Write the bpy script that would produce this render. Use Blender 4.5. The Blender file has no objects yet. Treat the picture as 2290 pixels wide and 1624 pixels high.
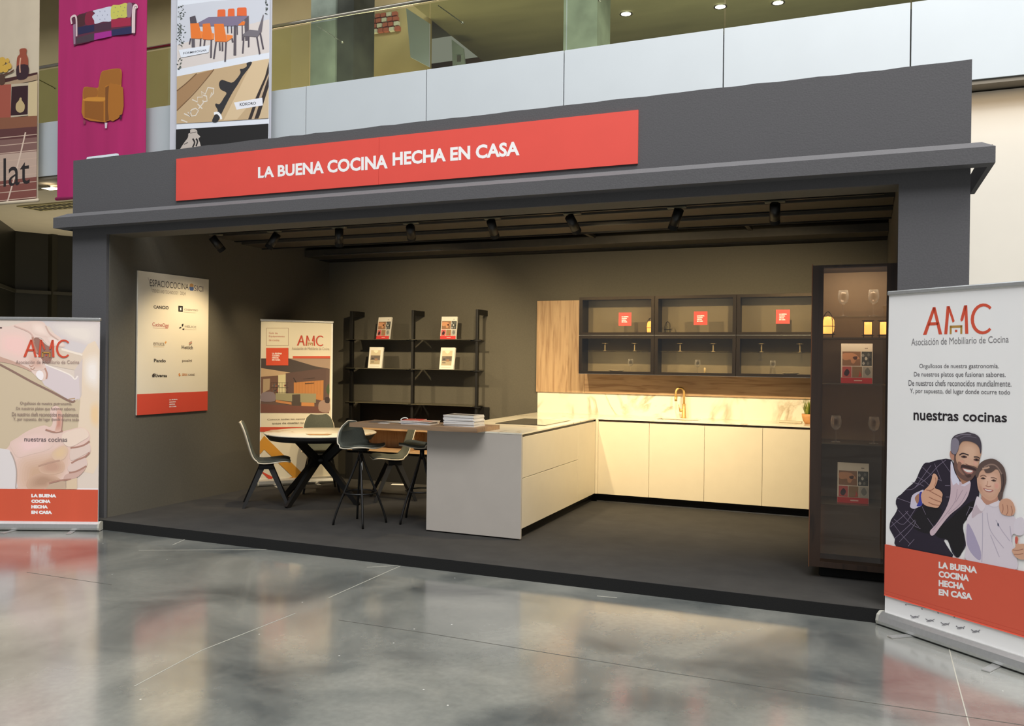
import bpy, bmesh, math, random
from mathutils import Vector, Matrix
random.seed(7)
S = bpy.context.scene
COL = S.collection

# ------------------------------------------------------------------ camera
W_, H_ = 2290, 1624
FPX = 1875.86
CAM = Vector((7.009, -5.849, 1.66))
RX = Vector((0.92288, -0.01198, 0.38491))
def _frame():
    cx, cy = 1145., 812.
    X = -Vector((-3349 - cx, cy - 753, -FPX)); X.normalize()
    Y = Vector((1928 - cx, cy - 813, -FPX)); Y.normalize()
    Z = X.cross(Y); Z.normalize(); Y = Z.cross(X)
    return Matrix((X, Y, Z))
RM = _frame()
cd = bpy.data.cameras.new('camera'); cam = bpy.data.objects.new('camera', cd); COL.objects.link(cam)
cd.sensor_width = 36; cd.lens = FPX / W_ * 36; cd.clip_start = .05; cd.clip_end = 200
cam.matrix_world = Matrix.Translation(CAM) @ RM.to_4x4()
S.camera = cam
def ray(px, py): return RM @ Vector((px - 1145., 812. - py, -FPX))
def on(px, py, ax, val):
    """surveyed point of the photograph on the plane ax = val"""
    d = ray(px, py); i = 'xyz'.index(ax); t = (val - CAM[i]) / d[i]
    return CAM + d * t

# ------------------------------------------------------------------ world, exposure, hall light
w = bpy.data.worlds.new('hall'); S.world = w; w.use_nodes = True
bg = w.node_tree.nodes['Background']; bg.inputs[0].default_value = (.97, .98, 1, 1); bg.inputs[1].default_value = .27
S.view_settings.view_transform = 'Standard'; S.view_settings.look = 'None'
S.view_settings.gamma = 1; S.view_settings.exposure = 0; S.view_settings.use_curve_mapping = False
def area(name, loc, target, sx, sy, power, col):
    l = bpy.data.lights.new(name, 'AREA'); l.shape = 'RECTANGLE'; l.size = sx; l.size_y = sy; l.energy = power; l.color = col
    o = bpy.data.objects.new(name, l); COL.objects.link(o); o.location = loc
    o.rotation_euler = (Vector(target) - Vector(loc)).to_track_quat('-Z', 'Y').to_euler(); return o
area('hall_skylight', (11, -2.6, 14), (11, -2.6, 0), 12, 6, 2900, (1, .985, .96))
area('hall_skylight', (-3, -2.6, 14), (-3, -2.6, 0), 10, 6, 420, (.88, .95, 1))
area('hall_front_fill', (10, -14, 20.5), (6, 0, 2.4), 20, 7, 4300, (.97, .98, 1))  # added unseen area light that brightens the stand front
area('undergallery_fill', (-9, 8, .6), (-9, 8.2, 4), 4, 2, 110, (1, .88, .66))  # added fill that brightens the ceiling under the gallery
area('gallery_fill', (-2, 7.4, 5.1), (-2, 7.6, 9), 5, .4, 105, (1, .86, .6))  # this and the next three are added fills for the gallery interior
area('gallery_fill', (-.6, 5.35, 5.1), (-.6, 5.9, 8), 2.5, .2, 28, (.95, 1, .9))
area('gallery_fill', (4.6, 5.35, 5.1), (4.6, 5.9, 8), 2, .2, 22, (.95, 1, .9))
area('gallery_fill', (6, 8, 5.1), (6, 8.3, 9), 7, .4, 120, (1, .95, .82))

# ------------------------------------------------------------------ materials
def lin(c):
    c = c / 255.
    return c / 12.92 if c <= .04045 else ((c + .055) / 1.055) ** 2.4
def rgb(c): return (lin(c[0]), lin(c[1]), lin(c[2]), 1)
_mc = {}
def mat(name, col, rough=.6, metal=0, noise=0, scale=20, bump=0, spec=.5, stretch=None, emit=None, es=0, coat=0):
    key = (name, tuple(col))
    if key in _mc: return _mc[key]
    m = bpy.data.materials.new(name); m.use_nodes = True; nt = m.node_tree; b = nt.nodes['Principled BSDF']
    b.inputs['Roughness'].default_value = rough; b.inputs['Metallic'].default_value = metal
    b.inputs['Specular IOR Level'].default_value = spec; b.inputs['Coat Weight'].default_value = coat
    c = rgb(col); b.inputs['Base Color'].default_value = c
    if noise or bump:
        tc = nt.nodes.new('ShaderNodeTexCoord'); mp = nt.nodes.new('ShaderNodeMapping'); n = nt.nodes.new('ShaderNodeTexNoise')
        n.inputs['Scale'].default_value = scale; n.inputs['Detail'].default_value = 5
        if stretch: mp.inputs['Scale'].default_value = stretch
        nt.links.new(tc.outputs['Object'], mp.inputs[0]); nt.links.new(mp.outputs[0], n.inputs[0])
        if noise:
            r = nt.nodes.new('ShaderNodeValToRGB'); r.color_ramp.elements[0].position = .3; r.color_ramp.elements[1].position = .7
            r.color_ramp.elements[0].color = tuple(v * (1 - noise) for v in c[:3]) + (1,)
            r.color_ramp.elements[1].color = tuple(min(1, v * (1 + noise)) for v in c[:3]) + (1,)
            nt.links.new(n.outputs[0], r.inputs[0]); nt.links.new(r.outputs[0], b.inputs['Base Color'])
        if bump:
            bp = nt.nodes.new('ShaderNodeBump'); bp.inputs['Strength'].default_value = bump; bp.inputs['Distance'].default_value = .01
            nt.links.new(n.outputs[0], bp.inputs['Height']); nt.links.new(bp.outputs[0], b.inputs['Normal'])
    if es:
        b.inputs['Emission Color'].default_value = rgb(emit); b.inputs['Emission Strength'].default_value = es
    _mc[key] = m; return m
def glassmat(name, tint, rough=.0, f=1.45, boost=0.0):
    m = bpy.data.materials.new(name); m.use_nodes = True; nt = m.node_tree; nt.nodes.clear()
    o = nt.nodes.new('ShaderNodeOutputMaterial'); mx = nt.nodes.new('ShaderNodeMixShader'); t = nt.nodes.new('ShaderNodeBsdfTransparent')
    g = nt.nodes.new('ShaderNodeBsdfGlossy'); fr = nt.nodes.new('ShaderNodeFresnel'); ad = nt.nodes.new('ShaderNodeMath'); ad.operation = 'ADD'; ad.use_clamp = True
    t.inputs[0].default_value = (*tint, 1); g.inputs['Roughness'].default_value = rough; fr.inputs[0].default_value = f
    ad.inputs[1].default_value = boost
    ge = nt.nodes.new('ShaderNodeNewGeometry'); sb = nt.nodes.new('ShaderNodeMath'); sb.operation = 'SUBTRACT'; sb.inputs[0].default_value = 1; ml = nt.nodes.new('ShaderNodeMath'); ml.operation = 'MULTIPLY'   # a thin pane: one reflection, at its outer face
    nt.links.new(ge.outputs['Backfacing'], sb.inputs[1]); nt.links.new(fr.outputs[0], ad.inputs[0]); nt.links.new(ad.outputs[0], ml.inputs[0]); nt.links.new(sb.outputs[0], ml.inputs[1]); nt.links.new(ml.outputs[0], mx.inputs[0])
    nt.links.new(t.outputs[0], mx.inputs[1]); nt.links.new(g.outputs[0], mx.inputs[2]); nt.links.new(mx.outputs[0], o.inputs[0]); return m
def woodmat(name, c1, c2, vertical=True, rough=.5, sc=1.0):
    m = bpy.data.materials.new(name); m.use_nodes = True; nt = m.node_tree; b = nt.nodes['Principled BSDF']
    tc = nt.nodes.new('ShaderNodeTexCoord'); mp = nt.nodes.new('ShaderNodeMapping')
    mp.inputs['Scale'].default_value = (14 * sc, 14 * sc, 1.1 * sc) if vertical else (1.1 * sc, 14 * sc, 14 * sc)
    n = nt.nodes.new('ShaderNodeTexNoise'); n.inputs['Scale'].default_value = 1; n.inputs['Detail'].default_value = 8; n.inputs['Distortion'].default_value = 1.2
    r = nt.nodes.new('ShaderNodeValToRGB'); e = r.color_ramp.elements
    e[0].position = .34; e[0].color = rgb(c2); e[1].position = .6; e[1].color = rgb(c1)
    k = r.color_ramp.elements.new(.47); k.color = tuple((a * .3 + d * .7) for a, d in zip(rgb(c2), rgb(c1)))
    nt.links.new(tc.outputs['Object'], mp.inputs[0]); nt.links.new(mp.outputs[0], n.inputs[0]); nt.links.new(n.outputs[0], r.inputs[0])
    nt.links.new(r.outputs[0], b.inputs['Base Color']); b.inputs['Roughness'].default_value = rough; return m
def marblemat(name, base, vein, rough=.15, sc=1.0):
    m = bpy.data.materials.new(name); m.use_nodes = True; nt = m.node_tree; b = nt.nodes['Principled BSDF']
    tc = nt.nodes.new('ShaderNodeTexCoord'); mp = nt.nodes.new('ShaderNodeMapping'); mp.inputs['Rotation'].default_value = (.3, .7, .5)
    n = nt.nodes.new('ShaderNodeTexNoise'); n.inputs['Scale'].default_value = 1.3 * sc; n.inputs['Detail'].default_value = 7; n.inputs['Distortion'].default_value = .9
    r = nt.nodes.new('ShaderNodeValToRGB'); e = r.color_ramp.elements
    e[0].position = .47; e[0].color = rgb(base); e[1].position = .53; e[1].color = rgb(base)
    k = e.new(.5); k.color = rgb(vein)
    n2 = nt.nodes.new('ShaderNodeTexNoise'); n2.inputs['Scale'].default_value = 2.2 * sc; n2.inputs['Detail'].default_value = 3
    mx = nt.nodes.new('ShaderNodeMix'); mx.data_type = 'RGBA'
    r2 = nt.nodes.new('ShaderNodeValToRGB'); r2.color_ramp.elements[0].position = .42; r2.color_ramp.elements[1].position = .62
    nt.links.new(tc.outputs['Object'], mp.inputs[0]); nt.links.new(mp.outputs[0], n.inputs[0]); nt.links.new(tc.outputs['Object'], n2.inputs[0])
    nt.links.new(n.outputs[0], r.inputs[0]); nt.links.new(n2.outputs[0], r2.inputs[0]); nt.links.new(r2.outputs[0], mx.inputs['Factor'])
    mx.inputs[6].default_value = rgb(base); nt.links.new(r.outputs[0], mx.inputs[7]); nt.links.new(mx.outputs[2], b.inputs['Base Color'])
    b.inputs['Roughness'].default_value = rough; return m
def floormat():
    m = bpy.data.materials.new('polished_concrete'); m.use_nodes = True; nt = m.node_tree; b = nt.nodes['Principled BSDF']
    tc = nt.nodes.new('ShaderNodeTexCoord'); L = nt.links.new
    def ns(s, d, dist=0):
        n = nt.nodes.new('ShaderNodeTexNoise'); n.inputs['Scale'].default_value = s; n.inputs['Detail'].default_value = d; n.inputs['Distortion'].default_value = dist
        L(tc.outputs['Object'], n.inputs[0]); return n
    a = ns(1.1, 8, .6); r = nt.nodes.new('ShaderNodeValToRGB'); e = r.color_ramp.elements
    e[0].position = .33; e[0].color = rgb((82, 86, 85)); e[1].position = .68; e[1].color = rgb((144, 144, 136))
    k = e.new(.5); k.color = rgb((117, 119, 114))
    L(a.outputs[0], r.inputs[0])
    c = ns(26, 4); r2 = nt.nodes.new('ShaderNodeValToRGB'); r2.color_ramp.elements[0].color = (.78, .78, .78, 1); r2.color_ramp.elements[1].color = (1.1, 1.1, 1.1, 1)
    L(c.outputs[0], r2.inputs[0]); mx = nt.nodes.new('ShaderNodeMix'); mx.data_type = 'RGBA'; mx.blend_type = 'MULTIPLY'; mx.inputs['Factor'].default_value = 1
    L(r.outputs[0], mx.inputs[6]); L(r2.outputs[0], mx.inputs[7])
    v = nt.nodes.new('ShaderNodeTexVoronoi'); v.inputs['Scale'].default_value = 5; L(tc.outputs['Object'], v.inputs[0])
    th = nt.nodes.new('ShaderNodeMath'); th.operation = 'LESS_THAN'; th.inputs[1].default_value = .028; L(v.outputs['Distance'], th.inputs[0])
    m2 = nt.nodes.new('ShaderNodeMix'); m2.data_type = 'RGBA'; L(th.outputs[0], m2.inputs['Factor']); L(mx.outputs[2], m2.inputs[6]); m2.inputs[7].default_value = rgb((205, 205, 198))
    L(m2.outputs[2], b.inputs['Base Color'])
    rr = nt.nodes.new('ShaderNodeMapRange'); rr.inputs['To Min'].default_value = .12; rr.inputs['To Max'].default_value = .24
    L(ns(3, 6).outputs[0], rr.inputs[0]); L(rr.outputs[0], b.inputs['Roughness'])
    bp = nt.nodes.new('ShaderNodeBump'); bp.inputs['Strength'].default_value = .03; bp.inputs['Distance'].default_value = .01
    L(ns(9, 3).outputs[0], bp.inputs['Height']); L(bp.outputs[0], b.inputs['Normal']); b.inputs['Specular IOR Level'].default_value = .6; b.inputs['Coat Weight'].default_value = 1; b.inputs['Coat Roughness'].default_value = .13; b.inputs['Coat IOR'].default_value = 1.6
    return m
FASC = mat('anthracite_stucco', (82, 81, 83), .9, noise=.06, scale=90, bump=.12)
WALLM = mat('dark_grey_wall_paint', (90, 86, 76), .9, noise=.05, scale=60, bump=.06)
CARP = mat('charcoal_carpet', (45, 43, 40), 1, noise=.18, scale=5, bump=.15)
CARPEDGE = mat('black_carpet_edge', (13, 13, 12), 1, noise=.2, scale=150, bump=.2)
BLACK = mat('black_metal', (20, 19, 18), .45, noise=.1, scale=60)
BLACKM = mat('matt_black', (14, 13, 12), .85, noise=.1, scale=40)
BEAM = mat('brown_black_beam', (66, 61, 52), .6, noise=.12, scale=12)
CREAM = mat('cream_lacquer', (218, 208, 186), .42, noise=.015, scale=8)
GREIGE = mat('greige_lacquer', (190, 182, 172), .45, noise=.02, scale=6)
ALU = mat('brushed_aluminium', (200, 200, 198), .3, 1, noise=.05, scale=80)
WHITEP = mat('white_print_film', (244, 242, 240), .55, noise=.01, scale=4)
PAPER = mat('white_paper', (232, 230, 224), .7, noise=.02, scale=30)
RED = mat('red_print', (222, 78, 66), .55, noise=.015, scale=5)
RED2 = mat('orange_red_print', (216, 84, 58), .5, noise=.02, scale=5)
WHITEL = mat('white_lettering', (240, 238, 236), .5, noise=.005, scale=5)
WOODV = woodmat('oak_veneer_upright', (186, 156, 120), (156, 124, 92), True, .5, 1.6)
WOODH = woodmat('oak_veneer_level', (184, 152, 116), (152, 118, 86), False, .5, 1.6)
WOODT = woodmat('greyed_oak_top', (150, 122, 94), (118, 92, 68), False)
WOODD = woodmat('dark_walnut', (54, 38, 27), (36, 25, 17), True)
MARB = marblemat('cream_marble', (236, 228, 208), (176, 158, 128), .14)
MARBT = marblemat('table_marble', (226, 218, 200), (166, 128, 84), .3, 1.6)
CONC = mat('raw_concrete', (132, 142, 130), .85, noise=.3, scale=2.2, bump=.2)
CONCD = mat('shaded_concrete', (66, 68, 60), .9, noise=.3, scale=2.5, bump=.2)
GREENG = mat('grey_green_felt', (78, 81, 72), .95, noise=.12, scale=120, bump=.2)
SHELL = mat('cream_moulded_shell', (222, 212, 190), .4, noise=.02, scale=10)
BRASS = mat('brushed_brass', (214, 178, 112), .5, .6, noise=.06, scale=60)
LAMPW = mat('reflected_lantern_glow', (255, 190, 110), .5, emit=(255, 176, 90), es=2.2)  # glow of the reflected lanterns put into the material
LEDW = mat('led_diffuser', (255, 250, 240), .5, emit=(255, 246, 225), es=14)
CLEAR = glassmat('clear_glass', (.95, .97, .95))
RAILG = glassmat('green_balustrade_glass', (.84, .87, .74), boost=.05)
SMOKE = glassmat('smoked_cabinet_glass', (.84, .80, .72), boost=.055)
VITG = glassmat('vitrine_glass', (.86, .82, .76), boost=.05)
SHELFG = glassmat('grey_shelf_glass', (.55, .55, .50), boost=.08)
def winemat():
    m = bpy.data.materials.new('wine_glass'); m.use_nodes = True; nt = m.node_tree; nt.nodes.clear(); L = nt.links.new
    o = nt.nodes.new('ShaderNodeOutputMaterial'); t = nt.nodes.new('ShaderNodeBsdfTransparent'); g = nt.nodes.new('ShaderNodeBsdfGlossy'); d = nt.nodes.new('ShaderNodeBsdfDiffuse')
    lw = nt.nodes.new('ShaderNodeLayerWeight'); lw.inputs[0].default_value = .22; a = nt.nodes.new('ShaderNodeMixShader'); b = nt.nodes.new('ShaderNodeMixShader')
    t.inputs[0].default_value = (.99, .99, .985, 1); g.inputs['Roughness'].default_value = .08; d.inputs[0].default_value = (.95, .94, .9, 1)  # white diffuse mixed in at the edges paints a glint
    a.inputs[0].default_value = .5; L(g.outputs[0], a.inputs[1]); L(d.outputs[0], a.inputs[2]); L(lw.outputs['Facing'], b.inputs[0]); L(t.outputs[0], b.inputs[1]); L(a.outputs[0], b.inputs[2]); L(b.outputs[0], o.inputs[0]); return m
WINE = winemat()

# ------------------------------------------------------------------ mesh helpers
class MB:
    def __init__(s): s.bm = bmesh.new(); s.mats = []
    def mi(s, m):
        if m is None: return 0
        if m not in s.mats: s.mats.append(m)
        return s.mats.index(m)
    def faces(s, vs, fs, m, smooth=False):
        bv = [s.bm.verts.new(v) for v in vs]; i = s.mi(m)
        for f in fs:
            try: q = s.bm.faces.new([bv[k] for k in f]); q.material_index = i; q.smooth = smooth
            except ValueError: pass
    def box(s, x0, x1, y0, y1, z0, z1, m, bev=0):
        if bev:
            t = bmesh.new(); bmesh.ops.create_cube(t, size=1)
            for v in t.verts: v.co = ((x0 + x1) / 2 + v.co.x * (x1 - x0), (y0 + y1) / 2 + v.co.y * (y1 - y0), (z0 + z1) / 2 + v.co.z * (z1 - z0))
            bmesh.ops.bevel(t, geom=list(t.edges), offset=bev, segments=2, affect='EDGES', profile=.5)
            t.verts.index_update(); s.faces([v.co.copy() for v in t.verts], [[v.index for v in f.verts] for f in t.faces], m); t.free(); return
        vs = [(x, y, z) for z in (z0, z1) for y in (y0, y1) for x in (x0, x1)]
        s.faces(vs, [(0, 2, 3, 1), (4, 5, 7, 6), (0, 1, 5, 4), (2, 6, 7, 3), (0, 4, 6, 2), (1, 3, 7, 5)], m)
    def prism(s, pts, d, m):
        n = len(pts); d = Vector(d); a = [Vector(p) for p in pts]
        s.faces(a + [p + d for p in a], [list(range(n))[::-1], list(range(n, 2 * n))] + [(i, (i + 1) % n, (i + 1) % n + n, i + n) for i in range(n)], m)
    def tube(s, pts, r, m, seg=10, r1=None, caps=True, closed=False):
        P = [Vector(p) for p in pts]; n = len(P); vs = []; up = None
        for i, p in enumerate(P):
            if closed: t = P[(i + 1) % n] - P[i - 1]
            else: t = (P[min(i + 1, n - 1)] - P[max(i - 1, 0)])
            t.normalize()
            if up is None: up = t.orthogonal().normalized()
            up = (up - t * up.dot(t)).normalized(); q = t.cross(up)
            rr = r if r1 is None else r + (r1 - r) * i / (n - 1)
            for k in range(seg):
                a = 2 * math.pi * k / seg; vs.append(p + (up * math.cos(a) + q * math.sin(a)) * rr)
        fs = []
        for i in range(n if closed else n - 1):
            j = (i + 1) % n
            for k in range(seg): fs.append((i * seg + k, i * seg + (k + 1) % seg, j * seg + (k + 1) % seg, j * seg + k))
        if caps and not closed: fs += [list(range(seg))[::-1], list(range((n - 1) * seg, n * seg))]
        s.faces(vs, fs, m, True)
    def lathe(s, prof, c, m, seg=24, caps=True):
        vs = []; n = len(prof)
        for r, z in prof:
            for k in range(seg):
                a = 2 * math.pi * k / seg; vs.append((c[0] + r * math.cos(a), c[1] + r * math.sin(a), c[2] + z))
        fs = []
        for i in range(n - 1):
            for k in range(seg): fs.append((i * seg + k, i * seg + (k + 1) % seg, (i + 1) * seg + (k + 1) % seg, (i + 1) * seg + k))
        if caps and prof[0][0] > 1e-5: fs.append(list(range(seg))[::-1])
        if caps and prof[-1][0] > 1e-5 and abs(prof[-1][0] - prof[0][0]) + abs(prof[-1][1] - prof[0][1]) > 1e-4: fs.append(list(range((n - 1) * seg, n * seg)))
        s.faces(vs, fs, m, True)
    def bar(s, a, b, w, d, m, w1=None, d1=None, side=None):
        a = Vector(a); b = Vector(b); t = (b - a).normalized(); sd = Vector(side) if side else t.orthogonal()
        sd = (sd - t * sd.dot(t)).normalized(); q = t.cross(sd); w1 = w1 or w; d1 = d1 or d; vs = []
        for p, ww, dd in ((a, w, d), (b, w1, d1)):
            for i, j in ((-1, -1), (1, -1), (1, 1), (-1, 1)): vs.append(p + sd * ww / 2 * i + q * dd / 2 * j)
        s.faces(vs, [(3, 2, 1, 0), (4, 5, 6, 7), (0, 1, 5, 4), (1, 2, 6, 5), (2, 3, 7, 6), (3, 0, 4, 7)], m)
    def build(s, name, parent=None, local=False):
        bmesh.ops.recalc_face_normals(s.bm, faces=s.bm.faces)
        me = bpy.data.meshes.new(name)
        if parent is not None and not local:
            s.bm.transform(WM[parent.name].inverted())
        s.bm.to_mesh(me); s.bm.free()
        for m in s.mats: me.materials.append(m)
        o = bpy.data.objects.new(name, me); COL.objects.link(o)
        if parent is not None: o.parent = parent; WM[o.name] = WM[parent.name]
        else: WM[o.name] = Matrix.Identity(4)
        return o
WM = {}
def thing(name, label, cat, loc=(0, 0, 0), rz=0, group=None):
    o = bpy.data.objects.new(name, None); COL.objects.link(o); o.location = loc; o.rotation_euler = (0, 0, rz); o.empty_display_size = .1
    WM[o.name] = Matrix.Translation(Vector(loc)) @ Matrix.Rotation(rz, 4, 'Z')
    tag(o, label, cat, group); return o
def tag(o, label, cat, group=None):
    o['label'] = label; o['category'] = cat
    if group: o['group'] = group
    return o
def single(name, mb, label, cat, group=None): return tag(mb.build(name), label, cat, group)
def struct(name, mb, parent=None):
    o = mb.build(name, parent)
    if parent is None: o['kind'] = 'structure'
    return o
def kids(o): return [c for c in bpy.data.objects if c.parent == o]
def dup(o, loc, rz, label, group=None):
    r = o.copy(); COL.objects.link(r); r.location = loc; r.rotation_euler = (0, 0, rz); r['label'] = label
    if group: r['group'] = group
    def rec(a, b):
        for ch in kids(a):
            if ch.name in made: continue
            c = ch.copy(); COL.objects.link(c); c.parent = b; made.add(c.name); rec(ch, c)
    made = set(); rec(o, r); return r

# ------------------------------------------------------------------ printed boards
def smooth(pts, k=4, closed=True):
    n = len(pts); out = []
    for i in range(n if closed else n - 1):
        p0, p1, p2, p3 = (pts[(i - 1) % n] if closed or i else pts[0]), pts[i], pts[(i + 1) % n], (pts[(i + 2) % n] if closed or i + 2 < n else pts[-1])
        for j in range(k):
            t = j / k; out.append(tuple(.5 * ((2 * p1[a]) + (-p0[a] + p2[a]) * t + (2 * p0[a] - 5 * p1[a] + 4 * p2[a] - p3[a]) * t * t + (-p0[a] + 3 * p1[a] - 3 * p2[a] + p3[a]) * t ** 3) for a in (0, 1)))
    if not closed: out.append(pts[-1])
    return out
_tx = {}
def textpolys(s, bold=0):
    if (s, bold) in _tx: return _tx[(s, bold)]
    cu = bpy.data.curves.new('t', 'FONT'); cu.body = s; cu.size = 1; cu.offset = bold; cu.resolution_u = 3; cu.fill_mode = 'FRONT'
    o = bpy.data.objects.new('t', cu); COL.objects.link(o); dg = bpy.context.evaluated_depsgraph_get(); dg.update()
    me = bpy.data.meshes.new_from_object(o.evaluated_get(dg)); vs = [(v.co.x, v.co.y) for v in me.vertices]; fs = [tuple(p.vertices) for p in me.polygons]
    bpy.data.objects.remove(o); bpy.data.curves.remove(cu); bpy.data.meshes.remove(me)
    xs = [v[0] for v in vs]; ys = [v[1] for v in vs]; _tx[(s, bold)] = (vs, fs, min(xs), max(xs), min(ys), max(ys)); return _tx[(s, bold)]
class Board:
    """a flat printed surface: origin O, unit u (across), v (up), n (towards the viewer); art is laid on it in thin ink layers"""
    def __init__(s, O, u, v=(0, 0, 1)):
        s.O = Vector(O); s.u = Vector(u).normalized(); s.v = Vector(v).normalized(); s.n = s.u.cross(s.v); s.k = 1; s.mb = MB(); s.tr = (0, 0, 1)
    gain = 1
    def ink(s, col):
        if not isinstance(col, tuple): return col
        return mat('ink', tuple(min(255, int(c * s.gain)) for c in col), .55)
    def use(s, ox, oy, sc): s.tr = (ox, oy, sc)
    def uv(s, x, y):
        px, py = s.tr[0] + x / s.tr[2], s.tr[1] + y / s.tr[2]
        d = ray(px, py); t = (s.O - CAM).dot(s.n) / d.dot(s.n); P = CAM + d * t - s.O
        return P.dot(s.u), P.dot(s.v)
    def P(s, a, b, lay=None): return s.O + s.u * a + s.v * b + s.n * (0.00005 * (s.k if lay is None else lay))
    def clipu(s, q):
        if hasattr(s, 'lim'): return (min(max(q[0], s.lim[0]), s.lim[1]), min(max(q[1], s.lim[2]), s.lim[3]))
        return q
    def poly(s, pts, col, sm=True, k=3, cl=True):
        m = s.ink(col)
        if sm: pts = smooth(pts, k)
        q = [s.uv(*p) for p in pts]
        if cl: q = [s.clipu(a) for a in q]
        s.mb.faces([s.P(*a) for a in q], [list(range(len(q)))], m); s.k += 1
    def soft(s, pts, c0, c1, n=6, end=.25, cen=None):
        cx_ = sum(p[0] for p in pts) / len(pts) if cen is None else cen[0]; cy_ = sum(p[1] for p in pts) / len(pts) if cen is None else cen[1]
        for i in range(n):
            f = i / (n - 1); g = 1 - (1 - end) * i / n; c_ = tuple(int(round(a + (b - a) * f)) for a, b in zip(c0, c1))
            s.poly([(cx_ + (x - cx_) * g, cy_ + (y - cy_) * g) for x, y in pts], c_)
    def rect(s, x0, y0, x1, y1, col): s.poly([(x0, y0), (x1, y0), (x1, y1), (x0, y1)], col, False)
    def rectuv(s, u0, v0, u1, v1, col):
        m = s.ink(col)
        s.mb.faces([s.P(u0, v0), s.P(u1, v0), s.P(u1, v1), s.P(u0, v1)], [(0, 1, 2, 3)], m); s.k += 1
    def line(s, pts, wd, col, sm=True):
        if sm and len(pts) > 2: pts = smooth(pts, 4, False)
        m = s.ink(col)
        q = [Vector(s.clipu(s.uv(*p))) for p in pts]; vs = []
        for i, p in enumerate(q):
            t = (q[min(i + 1, len(q) - 1)] - q[max(i - 1, 0)])
            if t.length < 1e-9: t = Vector((1, 0))
            t.normalize(); nn = Vector((-t.y, t.x)) * wd / 2
            vs += [s.P(*(p + nn)), s.P(*(p - nn))]
        s.mb.faces(vs, [(2 * i, 2 * i + 1, 2 * i + 3, 2 * i + 2) for i in range(len(q) - 1)], m); s.k += 1
    def text(s, t, x0, y0, x1, y1, col, bold=0, quad=None):
        """fit text into the bounding quad given in view units: baseline-left (x0,y1) to top-right (x1,y0)"""
        m = s.ink(col)
        vs, fs, a0, a1, b0, b1 = textpolys(t, bold)
        if quad: c = [Vector(s.uv(*p)) for p in quad]       # tl tr br bl
        else:
            u0, v0 = s.uv(x0, y1); u1, v1 = s.uv(x1, y0); c = [Vector((u0, v1)), Vector((u1, v1)), Vector((u1, v0)), Vector((u0, v0))]
        out = []
        for x, y in vs:
            a = (x - a0) / (a1 - a0); b = (y - b0) / (b1 - b0)
            p = (c[3] * (1 - a) + c[2] * a) * (1 - b) + (c[0] * (1 - a) + c[1] * a) * b
            out.append(s.P(p.x, p.y))
        s.mb.faces(out, fs, m); s.k += 1
    def done(s, name, parent): o = s.mb.build(name, parent); s.mb = MB(); return o

# ================================================================== SETTING: hall floor, stand shell
P0 = .09; FY = .09; WY = 3.72; LX = .305; RXW = 7.235; OL = -.16; OR = 7.62
mb = MB(); mb.box(-14, 16, -14, 14, -.1, 0, floormat()); floor = struct('floor', mb)
mb = MB(); JM = mat('concrete_joint', (156, 154, 143), .5); JD = mat('concrete_joint_dark', (70, 68, 62), .6)
for pts, m_, w_ in (([(310, 1231), (600, 1229), (640, 1228)], JM, .012), ([(386, 1219), (415, 1206)], JM, .01), ([(735, 1337), (895, 1266)], JM, .008), ([(820, 1269), (900, 1264)], JM, .012),
               ([(300, 1535), (450, 1455), (660, 1372)], JM, .008), ([(757, 1387), (960, 1417), (1235, 1462), (1500, 1505), (1810, 1552), (2290, 1622)], JD, .006), ([(60, 1280), (250, 1308)], JD, .005),
               ([(2121, 1445), (2135, 1500), (2168, 1624)], JM, .006), ([(1335, 1333), (1380, 1337)], JM, .012)):
    q = [on(a, b, 'z', .0006) for a, b in pts]
    for a, b in zip(q, q[1:]):
        t = (b - a).normalized(); nn = Vector((-t.y, t.x, 0)) * w_ / 2; mb.faces([a - nn, b - nn, b + nn, a + nn], [(0, 1, 2, 3)], m_)
mb.build('floor_joint', floor)
mb = MB(); mb.box(OL, OR, 0, WY + .1, .0, P0, CARPEDGE); pf = struct('floor_platform', mb)
mb = MB(); mb.box(OL + .003, OR - .003, .004, WY + .05, P0 - .002, P0 + .001, CARP); mb.build('carpet', pf)

mb = MB(); mb.box(OL + .031, LX, FY + .031, WY, P0 + .001, 3.1, WALLM); struct('wall_left', mb)
mb = MB(); mb.box(OL, OR, WY, WY + .1, P0, 3.5, WALLM); struct('wall_back', mb)
mb = MB(); mb.box(RXW, OR - .031, FY + .031, WY, P0 + .001, 3.1, WALLM); struct('wall_right', mb)
# fascia and the two piers, slightly uneven top edge
mb = MB()
top = []; n = 60
for i in range(n + 1): top.append((OL + (OR - OL) * i / n, FY, 3.565 + random.uniform(-.004, .004)))
mb.prism([(OL, FY, 2.82)] + [(OR, FY, 2.82)] + top[::-1], (0, .03, 0), FASC)
mb.box(OL, LX - .012, FY, FY + .03, P0, 2.82, FASC); mb.box(7.213, OR, FY, FY + .03, P0, 2.82, FASC)
mb.box(OR - .03, OR, FY + .03, WY, P0, 3.56, FASC); mb.box(OL, OL + .03, FY + .03, WY, P0, 3.56, FASC)
fas = struct('wall_front', mb)
mb = MB(); mb.box(LX - .012, 7.213, FY + .03, .37, 2.82, 2.86, WALLM); mb.box(LX, 7.213, .35, .37, 2.86, 3.2, WALLM); mb.build('soffit', fas)
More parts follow.
